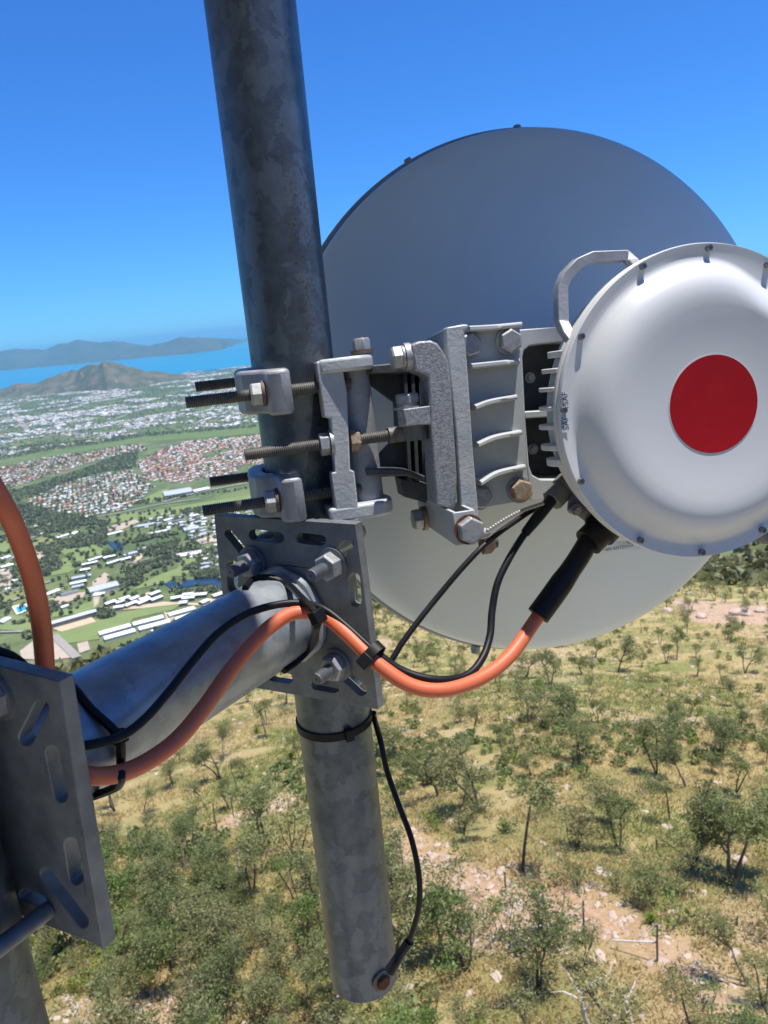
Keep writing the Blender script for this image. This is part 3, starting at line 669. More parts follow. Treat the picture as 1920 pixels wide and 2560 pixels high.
def flatband(mb, path, w, t, nrmf):
    v = []; f = []; path = np.asarray(path); tg = np.gradient(path, axis=0)
    for p, d in zip(path, tg):
        d = nrm(d); n_ = nrmf(p); n_ = nrm(n_-d*(n_@d)); s = np.cross(d, n_)
        for a, b in ((1, 1), (1, -1), (-1, -1), (-1, 1)): v.append(p+s*w/2*a+n_*t/2*b)
    for i in range(len(path)-1):
        for j in range(4): k = (j+1) % 4; f.append((i*4+j, i*4+k, i*4+4+k, i*4+4+j))
    f.append((3, 2, 1, 0)); f.append(tuple(len(v)-4+i for i in range(4))); mb.add(np.array(v), f)
def tie_label(o, lab): return tag(o, lab, 'cable tie', 'black cable ties')
armn = lambda p: (p-PC)-AD*((p-PC)@AD)
# tie round the arm's mast end
pth = catmull([on_arm(530, 1275, .002), on_arm(548, 1256, .002), on_arm(580, 1251, .002), on_arm(620, 1266, .0025), P(650, 1290, .738), P(672, 1312, .722), P(687, 1334, .717), P(683, 1360, .722), on_arm(668, 1392, .003), on_arm(640, 1425, .002), on_arm(610, 1446, .002)], 6)
m = MB(); m.tube(pth, .0036, 8); t1 = tie_label(m.build('cable_tie', MT['tie'], smooth=40, bevel=.0003), 'black cable tie round the arm where it meets the mast plate')
q = P(686, 1332, .714); m = MB(); m.box(q, AD*.0075, nrm(armn(q))*.0045, np.cross(AD, nrm(armn(q)))*.0065); m.build('tie_head', MT['tie'], t1, bevel=.001)
# tie round the arm's leg end
pth = catmull([on_arm(135, 1478, .002), on_arm(160, 1492, .002), on_arm(195, 1535, .002), on_arm(238, 1590, .010), on_arm(250, 1640, .006), P(262, 1672, .572), P(254, 1698, .585), on_arm(205, 1716, .001), on_arm(190, 1722, 0)], 6)
m = MB(); m.tube(pth, .0036, 8); t2 = tie_label(m.build('cable_tie', MT['tie'], smooth=40, bevel=.0003), 'black cable tie round the arm beside the left slotted plate')
q = on_arm(240, 1592, .011); m = MB(); m.box(q, AD*.005, nrm(armn(q))*.004, np.cross(AD, nrm(armn(q)))*.0055); m.build('tie_head', MT['tie'], t2, bevel=.001)
# tie round the two cables at the plate's edge
c1 = P(799, 1420, .7005); ax = nrm(P(812, 1430, .70)-P(748, 1368, .715)); cu_ = nrm(np.cross(ax, CF)); cv_ = np.cross(ax, cu_)
cu_ = nrm(P(820, 1400, .70)-P(785, 1432, .70)); cu_ = nrm(cu_-ax*(cu_@ax)); cv_ = np.cross(ax, cu_)
loop = [c1+cu_*.0135*math.cos(a)+cv_*.0085*math.sin(a)+cu_*.002 for a in np.linspace(0, 2*math.pi, 30)]
m = MB(); flatband(m, loop, .0095, .0018, lambda p: p-c1); t3 = tie_label(m.build('cable_tie', MT['tie'], smooth=40), 'black cable tie bundling orange and black cables at the plate edge')
q = P(790, 1428, .690); m = MB(); m.box(q, ax*.006, cu_*.006, cv_*.0045); m.build('tie_head', MT['tie'], t3, bevel=.001)
# tie round the mast
zc, tl = zmast(1560), 0
zq = on_mast(745, 1588, 0)[2]
loop = [mast(zq)+PV*0+(PR+.0012)*(math.cos(a)*np.array([1., 0, 0])+math.sin(a)*np.array([0, 1., 0]))+PV*.012*math.cos(a)*0 for a in np.linspace(0, 2*math.pi, 60)]
m = MB(); flatband(m, loop, .0095, .0022, lambda p: p-mast(p[2])); t4 = tie_label(m.build('cable_tie', MT['tie'], smooth=40), 'black cable tie round the bare mast below the slotted plate')
q, nn = hitcyl(752, 1584, mast(0), PV, PR); m = MB(); m.box(q+nn*.004, np.cross(PV, nn)*.005, PV*.0075, nn*.004); m.build('tie_head', MT['tie'], t4, bevel=.001)
# ================================================================== TERRAIN
ZP = -556.0                                # plain; sea level is 4 m lower
def G(x, y, z=ZP): r = ray(x, y); return r*(z/r[2])
def azd(Q): Q = np.asarray(Q); return np.degrees(np.arctan2(Q[..., 0], Q[..., 1])), np.hypot(Q[..., 0], Q[..., 1])
def wnoise(x, y, s, seed, octv=3):          # smooth value noise
    out = np.zeros(np.broadcast(x, y).shape); amp = 1.0; tot = 0
    for o in range(octv):
        r = np.random.default_rng(seed+o); T = r.random((64, 64))
        u = x/s; v = y/s; i = np.floor(u).astype(int); j = np.floor(v).astype(int); fu = u-i; fv = v-j
        fu = fu*fu*(3-2*fu); fv = fv*fv*(3-2*fv)
        a = T[i % 64, j % 64]; b = T[(i+1) % 64, j % 64]; c = T[i % 64, (j+1) % 64]; d = T[(i+1) % 64, (j+1) % 64]
        out += amp*(a*(1-fu)*(1-fv)+b*fu*(1-fv)+c*(1-fu)*fv+d*fu*fv); tot += amp; amp *= .5; s /= 2.0
    return out/tot-.5
def smax(a, b, k): return np.log(np.exp((a-np.maximum(a, b))/k)+np.exp((b-np.maximum(a, b))/k))*k+np.maximum(a, b)
AZK = [-180, -70, -40, -24, -10, -1, 10, 15, 24, 40, 70, 180]
def hill(x, y):
    az = np.degrees(np.arctan2(x, y)); d = np.hypot(x, y)
    s = np.interp(az, AZK, [.15, .34, .335, .33, .32, .315, .305, .30, .295, .27, .2, .15])
    dB = np.interp(az, AZK, [900, 200, 195, 215, 290, 360, 370, 360, 330, 400, 700, 900])
    s = np.where(np.abs(az) > 75, s-.62*np.clip((np.abs(az)-75)/40, 0, 1), s); db_ = np.where(np.abs(az) > 75, np.minimum(d, 75), d)  # ground rises unseen behind the camera, raised to dim what the metal mirrors
    h = -16-s*db_+wnoise(x, y, 34., 11)*3.2*np.clip(d/60, .15, 1)+wnoise(x, y, 7., 21, 2)*.5
    over = np.where(np.abs(az) > 75, 0, np.clip(d-dB, 0, None)); h = h-.42*over*np.clip(over/90, 0, 1)
    rg = np.clip((az-19)/7, 0, 1)*(1-np.clip((np.abs(d-820)/420), 0, 1)**2)
    h2 = -.292*d+wnoise(x, y, 120., 5)*14
    h = np.where(np.abs(az) > 75, h-np.clip(d-110, 0, None)*.5, h)
    h = np.where(rg > 0, np.maximum(h, h2*rg+(1-rg)*(-700)), h)
    return h
COASTX = [(-40, 852), (0, 845), (400, 811), (470, 800), (540, 791), (640, 776), (1659, 690)]
_c = np.array([azd(G(x, y)) for x, y in COASTX])
def terrain(x, y):
    az, d = np.degrees(np.arctan2(x, y)), np.hypot(x, y)
    h = smax(hill(x, y), np.full_like(d, ZP)+wnoise(x, y, 900., 3)*1.2, 6.0)
    dc = np.interp(az, _c[:, 0], _c[:, 1], left=_c[0, 1], right=_c[-1, 1])
    h = np.where((d > dc) & (np.abs(az) < 75), ZP-30, h)
    return h
azs = np.concatenate([np.arange(-42, 42.01, .25), np.arange(46, 318, 6)])
ds = np.concatenate([[3], np.geomspace(9, 130, 190), np.geomspace(131, 1500, 210)[0:], np.geomspace(1520, 14000, 90)])
AA, DD = np.meshgrid(np.radians(azs), ds, indexing='ij')
TX, TY = np.sin(AA)*DD, np.cos(AA)*DD
TZ = terrain(TX, TY)
na, nd = AA.shape
V = np.stack([TX, TY, TZ], -1).reshape(-1, 3)
idx = np.arange(na*nd).reshape(na, nd); nx = np.roll(idx, -1, 0)
quads = np.stack([idx[:, :-1], idx[:, 1:], nx[:, 1:], nx[:, :-1]], -1).reshape(-1, 4)
def npmesh(name, V, F, mats, midx=None, smooth=True, parent=None, loc=None, attr=None):
    me = bpy.data.meshes.new(name); V = np.asarray(V, np.float32); F = np.asarray(F, np.int32); k = F.shape[1]
    me.vertices.add(len(V)); me.vertices.foreach_set('co', V.ravel()); me.loops.add(F.size); me.loops.foreach_set('vertex_index', F.ravel())
    me.polygons.add(len(F)); me.polygons.foreach_set('loop_start', np.arange(0, F.size, k, dtype=np.int32)); me.polygons.foreach_set('loop_total', np.full(len(F), k, np.int32))
    if midx is not None: me.polygons.foreach_set('material_index', np.asarray(midx, np.int32))
    me.polygons.foreach_set('use_smooth', [smooth]*len(F))
    for q in mats: me.materials.append(q)
    if attr is not None:
        for nm, a in attr.items(): at = me.attributes.new(nm, 'FLOAT', 'POINT'); at.data.foreach_set('value', np.asarray(a, np.float32))
    me.update(calc_edges=True); me.validate()
    o = bpy.data.objects.new(name, me); COL.objects.link(o)
    if parent is not None: o.parent = parent
    if loc is not None: o.location = loc
    return o
def inpoly(px, py, poly):
    px = np.asarray(px); py = np.asarray(py); ins = np.zeros(px.shape, bool); n = len(poly); j = n-1
    for i in range(n):
        xi, yi = poly[i]; xj, yj = poly[j]
        with np.errstate(divide='ignore', invalid='ignore'):
            c = ((yi > py) != (yj > py)) & (px < (xj-xi)*(py-yi)/(yj-yi)+xi)
        ins ^= c; j = i
    return ins
def hithill(x, y, far=1600):
    r = ray(x, y); t = np.geomspace(12, far, 5000); Q = r[None]*t[:, None]; b = Q[:, 2] < terrain(Q[:, 0], Q[:, 1])
    return Q[np.argmax(b)] if b.any() else None
# bare stony ground below right, traced on the slope
DIRT = [[(840, 1800), (900, 1790), (1010, 1850), (1150, 1930), (1290, 1905), (1420, 1990), (1500, 2060), (1640, 2160), (1659, 2240), (1560, 2240), (1470, 2110), (1330, 2080), (1180, 2080), (1040, 2060), (900, 1960), (850, 1880)],
        [(470, 1775), (560, 1735), (640, 1712), (645, 1735), (560, 1775), (480, 1800)], [(470, 1868), (530, 1860), (515, 1890), (460, 1895)], [(60, 2170), (330, 2140), (480, 2180), (420, 2240), (60, 2240)],
        [(1440, 1290), (1659, 1310), (1659, 1350), (1500, 1345)]]
dirtW = []
for pl in DIRT:
    q = [hithill(*p) for p in pl]; dirtW.append([(a[0], a[1]) for a in q if a is not None])
jx = wnoise(TX, TY, 6., 77)*5; jy = wnoise(TX, TY, 6., 78)*5
dirt = np.zeros(TX.shape)
for pl in dirtW:
    if len(pl) > 2:
        acc = 0
        for ox, oy in ((0, 0), (1.2, 0), (-1.2, 0), (0, 1.2), (0, -1.2)): acc = acc+inpoly(TX+jx+ox, TY+jy+oy, pl)
        dirt = np.maximum(dirt, acc/5)
def ground_mat():
    m = bpy.data.materials.new('hillside'); m.use_nodes = True; nt = m.node_tree; N = nt.nodes; L = nt.links; b = N['Principled BSDF']
    b.inputs['Roughness'].default_value = .95; b.inputs['Specular IOR Level'].default_value = .15
    tc = N.new('ShaderNodeTexCoord')
    def noise(s, d=6, r=.6):
        n = N.new('ShaderNodeTexNoise'); n.inputs['Scale'].default_value = s; n.inputs['Detail'].default_value = d; n.inputs['Roughness'].default_value = r; L.new(tc.outputs['Object'], n.inputs[0]); return n.outputs[0]
    def ramp(x, lo, hi):
        r = N.new('ShaderNodeMapRange'); r.inputs[1].default_value = lo; r.inputs[2].default_value = hi; L.new(x, r.inputs[0]); return r.outputs[0]
    def mix(f, a, c):
        q = N.new('ShaderNodeMix'); q.data_type = 'RGBA'; L.new(f, q.inputs[0])
        for s, z in ((6, a), (7, c)):
            if isinstance(z, tuple): q.inputs[s].default_value = (*z, 1)
            else: L.new(z, q.inputs[s])
        return q.outputs[2]
    g = mix(ramp(noise(.9, 8, .75), .35, .65), (.46, .355, .165), (.36, .285, .12))
    g = mix(ramp(noise(.16, 6, .65), .46, .60), g, (.22, .225, .075))
    g = mix(ramp(noise(.05, 5, .6), .54, .66), g, (.50, .37, .23))
    at = N.new('ShaderNodeAttribute'); at.attribute_name = 'dirt'
    dcol = mix(ramp(noise(1.6, 8, .8), .42, .6), (.56, .365, .225), (.40, .25, .14))
    dcol = mix(ramp(noise(5.0, 5, .8), .60, .68), dcol, (.66, .54, .43))
    hill_c = mix(at.outputs['Fac'], g, dcol)
    ap = N.new('ShaderNodeAttribute'); ap.attribute_name = 'bounce_pad'; hill_c = mix(ap.outputs['Fac'], hill_c, (.68, .60, .46))   # unseen pale ground, added to bounce light up to the dish
    # plain far below: paddocks, tree cover and pale built-up ground
    p = mix(ramp(noise(.0045, 7, .7), .40, .56), (.15, .175, .065), (.085, .12, .045))
    p = mix(ramp(noise(.012, 6, .75), .56, .66), p, (.20, .19, .115))
    sp = N.new('ShaderNodeSeparateXYZ'); L.new(tc.outputs['Object'], sp.inputs[0])
    dm = mix(ramp(noise(.03, 6, .7), .4, .6), (.085, .095, .035), (.13, .135, .055))   # wooded flank of the hill
    hz = mix(ramp(sp.outputs['Z'], -160, -110), dm, hill_c)
    hz = mix(ramp(sp.outputs['Z'], -9, -6), hz, (.05, .062, .03))      # unseen dark wood behind the camera, added to darken reflections in the metal
    L.new(mix(ramp(sp.outputs['Z'], ZP+8, ZP+3), hz, p), b.inputs['Base Color'])
    bp = N.new('ShaderNodeBump'); bp.inputs['Strength'].default_value = .8; bp.inputs['Distance'].default_value = .25; L.new(noise(2.5, 6, .8), bp.inputs['Height']); L.new(bp.outputs[0], b.inputs['Normal'])
    return m
tag(npmesh('ground', V, quads, [ground_mat()], attr={'dirt': dirt.ravel(), 'bounce_pad': np.clip((17-DD)/3, 0, 1).ravel()}), kind='structure')

# sea, island, town hill
def sea_mat():
    m = mat('sea_water', (.003, .19, .31), .35, 0, (.006, .22, .36), .0006, spec=.25); return m
m = MB(); m.add(np.array([[115000*math.sin(a), 115000*math.cos(a), ZP-4] for a in np.linspace(0, 2*math.pi, 360, endpoint=False)]), [tuple(range(360))[::-1]])
tag(m.build('sea', sea_mat(), origin=(0, 0, 0), smooth=None), kind='structure')
def range_of_hills(name, coast, ridge, back, mt_, dridge, seed, rough):
    ca = np.array([azd(G(x, y, ZP-4)) for x, y in coast])
    ra = []
    for x, y in ridge:
        r = ray(x, y); ra.append((math.degrees(math.atan2(r[0], r[1])), r[2]/math.hypot(r[0], r[1])))
    ra = np.array(ra); az = np.linspace(max(ca[0, 0], ra[0, 0]), min(ca[-1, 0], ra[-1, 0]), 260); t = np.linspace(0, 1, 60)
    dc = np.interp(az, ca[:, 0], ca[:, 1]); jag = np.random.default_rng(seed+7).normal(0, 1, 90); el = (.0010 if dridge > 2000 else .0011)*np.interp(az, np.linspace(az[0], az[-1], 90), np.convolve(jag, [.25, .5, .25], 'same'))+ np.interp(az, ra[:, 0], ra[:, 1])
    T, A = np.meshgrid(t, az); Dc = dc[:, None]; D = Dc+T*(dridge+back)
    dr = dc+dridge*(.75+.5*np.interp(az, np.linspace(az[0], az[-1], 12), np.random.default_rng(seed).random(12)))
    hr = el*dr-(ZP-4)
    u = (D-Dc)/(dr-dc)[:, None]; prof = np.where(u < 1, np.clip(u, 0, 1)**.85, np.clip(1-(u-1)*dridge/back, 0, 1))
    X, Y = np.sin(np.radians(A))*D, np.cos(np.radians(A))*D
    nz = 1+rough*wnoise(X, Y, dridge*.45, seed, 4)*np.clip(u*1.2, 0, 1)*np.where(np.abs(u-1) < .12, .15, 1)
    Z = ZP-6+(hr[:, None]+2)*prof*nz
    V = np.stack([X, Y, Z], -1).reshape(-1, 3); ix = np.arange(V.shape[0]).reshape(X.shape)
    F = np.stack([ix[:-1, :-1], ix[1:, :-1], ix[1:, 1:], ix[:-1, 1:]], -1).reshape(-1, 4)[:, ::-1]
    return tag(npmesh(name, V, F, [mt_]), kind='structure')
isl_m = mat('island_scrub', (.045, .065, .035), .95, 0, (.085, .085, .055), .0016, spec=.1)
range_of_hills('island_hills', [(-60, 806), (0, 801), (100, 792), (200, 783), (333, 771), (420, 763), (480, 755), (520, 741), (560, 733), (700, 712)],
      [(-60, 765), (0, 758), (33, 755), (100, 752), (127, 741), (173, 735), (213, 740), (247, 738), (293, 745), (323, 748), (353, 741), (390, 730), (443, 732), (530, 730), (700, 704)], 5000, isl_m, 2600, 31, .55)
hill_m = mat('hill_scrub', (.075, .085, .042), .95, 0, (.155, .125, .08), .006, lo=.42, hi=.62, spec=.1, rust=(.010, .60, .66, (.40, .27, .19)))
range_of_hills('hill', [(-60, 875), (0, 861), (100, 855), (167, 847), (233, 845), (320, 834), (400, 821), (430, 815)],
      [(-60, 858), (0, 841), (33, 830), (83, 825), (133, 806), (165, 800), (180, 795), (197, 786), (213, 785), (225, 781), (240, 780), (263, 786), (290, 795), (320, 800), (360, 805), (400, 810), (430, 813)], 1100, hill_m, 700, 41, .5)

# ================================================================== PLAIN: fields, ponds, roads
Z5 = lambda x, y: (.3333*x, 1071.5+.3333*y)
Z4 = lambda x, y: (.3333*x, 691.3+.3333*y)
_lay = [0]
def sheet(name, pts, m, lift, conv=Z5):
    _lay[0] += .015
    mb = MB(); q = [G(*conv(*p)) for p in pts]; q = [np.array([a[0], a[1], ZP+lift+1.2+_lay[0]]) for a in q]
    A = sum(np.cross(q[i], q[(i+1) % len(q)])[2] for i in range(len(q)))
    if A < 0: q = q[::-1]
    tr = tessellate_polygon([[Vector(v) for v in q]]); f = []
    for t in tr:
        n_ = np.cross(q[t[1]]-q[t[0]], q[t[2]]-q[t[0]])[2]; f.append(tuple(t) if n_ > 0 else tuple(t)[::-1])
    mb.add(np.array(q), f); return tag(mb.build(name, m, smooth=None), kind='structure')
def road(name, pts, w, m, lift=1.6, conv=Z5):
    q = [G(*conv(*p)) for p in pts]; q = catmull(q, 8) if len(q) > 2 else np.array(q); t = np.gradient(q, axis=0); t /= np.linalg.norm(t, axis=1)[:, None]
    s = np.stack([-t[:, 1], t[:, 0], 0*t[:, 0]], -1); _lay[0] += .015
    L_ = q+s*w/2; R_ = q-s*w/2; V = np.concatenate([L_, R_]); V[:, 2] = ZP+lift+1.2+_lay[0]; n = len(q)
    mb = MB(); mb.add(V, [(i+n, i+n+1, i+1, i) for i in range(n-1)]); return tag(mb.build(name, m, smooth=None), kind='structure')
gf = mat('mown_grass', (.16, .215, .07), .95, 0, (.20, .235, .095), .02, spec=.1)
gd = mat('rough_paddock', (.17, .205, .065), .95, 0, (.23, .22, .10), .03, spec=.1)
gb = mat('flood_plain_grass', (.105, .155, .05), .95, 0, (.135, .175, .06), .01, spec=.1)
tan = mat('gravel_yard', (.38, .31, .235), .95, 0, (.45, .37, .29), .05, spec=.1)
sand = mat('pale_gravel', (.52, .42, .28), .95, 0, (.46, .36, .24), .05, spec=.1)
asp = mat('old_asphalt', (.27, .245, .215), .9, 0, (.32, .29, .26), .1, spec=.2)
pond = mat('pond_water', (.012, .045, .105), .08, 0, (.03, .035, .03), .02, spec=.5)
bed = mat('suburb_ground', (.10, .105, .055), .95, 0, (.25, .20, .15), .012, lo=.5, hi=.62, spec=.1)
sheet('floodway_grass', [(0, 915), (250, 878), (400, 850), (700, 800), (900, 760), (1300, 720), (1659, 690), (1720, 682), (3300, 535), (3300, 590), (1720, 735), (1300, 765), (900, 795), (640, 838), (330, 888), (0, 938)], gb, .1, Z4)
sheet('sports_field', [(660, 185), (900, 155), (1380, 92), (1720, 60), (2700, -40), (2700, -130), (1720, -20), (1300, 45), (1000, 95), (760, 128), (700, 150)], gf, .1)
sheet('lawn', [(930, 1160), (1040, 1105), (1110, 1085), (1060, 1130), (1060, 1175), (960, 1190)], gf, .1, Z4)
sheet('lawn', [(360, 330), (520, 300), (640, 320), (690, 375), (560, 400), (500, 470), (440, 500), (330, 520), (340, 430), (440, 400)], gf, .15)
sheet('lawn', [(850, 615), (940, 560), (1040, 510), (1160, 468), (1150, 520), (1080, 565), (980, 585)], gf, .2)
sheet('lawn', [(330, 890), (480, 850), (640, 800), (820, 750), (1000, 720), (1180, 700), (1120, 740), (860, 800), (840, 830), (640, 885), (650, 930), (520, 950), (400, 960)], gf, .15)
sheet('lawn', [(0, 800), (60, 770), (200, 790), (320, 760), (330, 860), (200, 880), (0, 870)], gf, .18)
sheet('lawn', [(0, 640), (130, 600), (160, 640), (60, 690), (0, 700)], gd, .2); sheet('lawn', [(0, 300), (60, 290), (60, 360), (0, 370)], gf, .2)
sheet('paddock', [(1150, 480), (1180, 400), (1290, 390), (1270, 470), (1200, 520), (1150, 525)], gf, .21)
sheet('paddock', [(130, 300), (330, 260), (470, 270), (440, 330), (200, 340)], gd, .2); sheet('paddock', [(340, 900), (420, 910), (430, 1010), (360, 1060)], gf, .25)
sheet('paddock', [(560, 700), (640, 660), (640, 720), (540, 760), (340, 790), (340, 760)], gf, .22)
for pts in ([(690, 205), (880, 155), (905, 170), (870, 185), (780, 225), (700, 230)], [(195, 385), (300, 345), (370, 385), (300, 410), (200, 412)], [(0, 490), (60, 480), (100, 560), (60, 590), (0, 592)],
            [(130, 1010), (220, 940), (330, 920), (480, 1050), (330, 1070), (140, 1060)], [(500, 960), (570, 945), (585, 1000), (515, 1025)], [(300, 680), (420, 640), (560, 625), (540, 660), (340, 720)],
            [(1060, 755), (1120, 765), (1130, 800), (1090, 830)], [(600, 560), (680, 500), (720, 520), (660, 610), (640, 700), (610, 730)]):
    sheet('gravel_yard', pts, tan, .4)
for pts in ([(335, 862), (590, 785), (625, 820), (400, 885)], [(640, 720), (760, 735), (900, 715), (1060, 690), (1290, 700), (1400, 650), (1440, 640), (1340, 720), (1160, 705), (900, 735), (700, 750)], [(1270, 290), (1400, 250), (1420, 290), (1310, 315)], [(850, 440), (915, 370), (925, 400), (880, 440)], [(930, 640), (970, 625), (980, 640), (930, 660)]):
    sheet('pale_yard', pts, sand, .5)
for pts, w in (([(0, 716), (80, 685), (180, 650), (300, 615)], 9), ([(0, 632), (150, 600), (330, 560)], 9), ([(350, 910), (420, 975), (500, 1055)], 16), ([(0, 888), (120, 886), (330, 884)], 7), ([(600, 145), (800, 108), (1040, 58), (1300, 20)], 10), ([(840, 440), (1000, 405), (1160, 385)], 8),
               ([(140, 300), (260, 255), (350, 195)], 10), ([(130, 350), (300, 305)], 8), ([(1200, 190), (1280, 230), (1420, 240)], 7)):
    road('road', pts, w, asp)
road('road', [(80, 575), (120, 640), (185, 725)], 36, asp, conv=Z4); road('road', [(600, 700), (760, 640), (960, 560), (1150, 500)], 26, asp, conv=Z4)
road('road', [(1060, 1185), (1250, 1130), (1600, 1060)], 14, asp, conv=Z4)
for pts in ([(556, 240), (580, 230), (612, 245), (618, 288), (585, 295), (560, 275)], [(690, 305), (730, 297), (806, 305), (800, 345), (760, 360), (728, 335)],
            [(1062, 572), (1150, 552), (1300, 545), (1440, 528), (1540, 520), (1540, 590), (1430, 596), (1330, 580), (1190, 598), (1112, 614), (1090, 590)]):
    sheet('pond', pts, pond, .6)
pool_w = mat('pool_water', (.02, .36, .70), .1, 0, (.03, .42, .75), .3); pool_s = mat('pool_surround', (.75, .74, .70), .8)
sheet('pool_deck', [(78, 722), (168, 700), (196, 742), (110, 776)], pool_s, .8); sheet('swimming_pool_water', [(102, 728), (165, 712), (186, 738), (120, 765)], pool_w, 1.1)
road('jetty_path', [(538, 268), (613, 258)], 9, tan, 2.2)

# ================================================================== BUILDINGS
ROOF = dict(w=mat('white_steel_roof', (.80, .80, .78), .5, 0, (.74, .74, .72), .2), g=mat('grey_steel_roof', (.40, .42, .44), .5, 0, (.46, .48, .5), .2), d=mat('dark_steel_roof', (.15, .16, .18), .6, 0, (.2, .21, .23), .2),
            c=mat('cream_roof', (.60, .53, .42), .8, 0, (.66, .6, .5), .2), o=mat('terracotta_roof', (.62, .30, .18), .85, 0, (.54, .24, .14), .2), r=mat('red_roof', (.48, .10, .08), .8, 0, (.42, .12, .1), .2), b=mat('brown_tile_roof', (.24, .16, .12), .85, 0, (.3, .2, .16), .2))
WALL = dict(l=mat('pale_wall', (.58, .54, .47), .85), k=mat('dark_wall', (.16, .15, .14), .85))  # k is one even dark wall colour
def gable(mb, c, ax, L, W, h, rise, over=.6):   # returns walls mesh builder verts + roof
    ay = np.array([-ax[1], ax[0], 0]); z = np.array([0, 0, 1.]); w_, r_ = MB(), MB()
    w_.box(c+z*(h/2-1), ax*L/2, ay*W/2, z*(h/2+1))
    for s in (1, -1):
        e = c+ay*s*(W/2+over)+z*(h+.05); t = c+z*(h+rise)
        q = [e-ax*(L/2+over), e+ax*(L/2+over), t+ax*(L/2+over), t-ax*(L/2+over)]
        if s < 0: q = q[::-1]
        up = z*.25; V = np.array(q+[p+up for p in q]); r_.add(V, [(3, 2, 1, 0), (4, 5, 6, 7), (0, 1, 5, 4), (1, 2, 6, 5), (2, 3, 7, 6), (3, 0, 4, 7)])
    for s in (1, -1):
        e = c+ax*s*(L/2-.02)+z*h; q = [e-ay*W/2, e+ay*W/2, e+z*rise]
        w_.add(np.array(q), [(0, 1, 2) if s > 0 else (2, 1, 0)])
    return w_, r_
def building(x0, y0, x1, y1, W, h, rf, wl, label, group, rise=None, name='long_building', cat='building', lant=False):
    a = G(*Z5(x0, y0), z=ZP+h); b = G(*Z5(x1, y1), z=ZP+h); a[2] = b[2] = ZP+1; d = b-a; L = np.linalg.norm(d); ax = d/L; c = (a+b)/2
    t = thing(name, c, label, cat, group)
    w_, r_ = gable(MB(), c, ax, L, W, h, rise if rise else W*.13)
    w_.build('wall', WALL[wl], t, smooth=None); ro = r_.build('roof', ROOF[rf], t, smooth=None)
    if lant:
        mm = MB(); ay = np.array([-ax[1], ax[0], 0])
        for k in np.linspace(-.4, .4, 5): mm.box(c+ax*L*k+np.array([0, 0, h+(rise or W*.13)+.3]), ax*1.0, ay*W*.05, np.array([0, 0, .5]))
        mm.build('roof_vent', ROOF['w'], ro, smooth=None)
    return t
gsh = 'long white sheds beside the lawn'
SHED = ['nearest-left white shed on the lawn above the arm', 'white shed just below the first pair, half behind scrub', 'long white shed in the middle of the lawn row', 'white shed under the middle lawn shed, cut by the arm', 'white shed farthest right in the lawn row, meeting the arm', 'white shed tucked against the arm under the rightmost shed', 'small white shed roof showing between trees above the arm']
for k, (q, lb) in enumerate(zip(((642, 893, 842, 838), (675, 924, 872, 870), (862, 832, 1056, 782), (900, 862, 1096, 810), (1092, 772, 1258, 725), (1135, 800, 1270, 762), (985, 884, 1060, 858)), SHED)):
    building(*q, 19, 5, 'w', 'l', lb, gsh, name='storage_shed', cat='shed')
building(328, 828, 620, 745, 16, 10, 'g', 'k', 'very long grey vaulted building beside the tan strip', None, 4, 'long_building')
building(575, 612, 762, 566, 40, 9, 'g', 'l', 'big grey workshop hall with stepped roof beside the trees', None, 3, 'workshop', 'hall', True)
building(612, 640, 682, 632, 18, 4, 'w', 'l', 'small white pavilion just below the grey workshop hall', None, 3, 'pavilion')
for q in ((680, 702, 745, 678), (748, 695, 800, 676), (770, 674, 838, 652), (840, 674, 892, 652), (740, 722, 805, 713), (808, 714, 885, 682), (890, 700, 970, 664), (900, 674, 960, 654), (968, 642, 1030, 618), (975, 677, 1046, 650)):
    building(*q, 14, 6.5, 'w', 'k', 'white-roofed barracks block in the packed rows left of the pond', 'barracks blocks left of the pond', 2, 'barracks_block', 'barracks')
for q in ((1108, 664, 1180, 650), (1182, 662, 1262, 654), (1185, 640, 1255, 632), (1258, 640, 1342, 633), (1165, 692, 1215, 686), (1300, 694, 1345, 674), (1378, 650, 1450, 625)):
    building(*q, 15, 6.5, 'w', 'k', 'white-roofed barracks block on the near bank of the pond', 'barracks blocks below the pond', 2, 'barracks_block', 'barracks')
for q in ((530, 447, 595, 432), (570, 420, 630, 402), (595, 434, 628, 424), (615, 404, 658, 393), (668, 404, 710, 392), (712, 393, 745, 385), (690, 440, 738, 426), (738, 425, 775, 413), (778, 417, 812, 406), (812, 407, 845, 397), (520, 482, 585, 470)):
    building(*q, 13, 6, 'w', 'k', 'small white-roofed block in the cluster on the green lawn', 'blocks on the green lawn', 1.8, 'barracks_block', 'barracks')
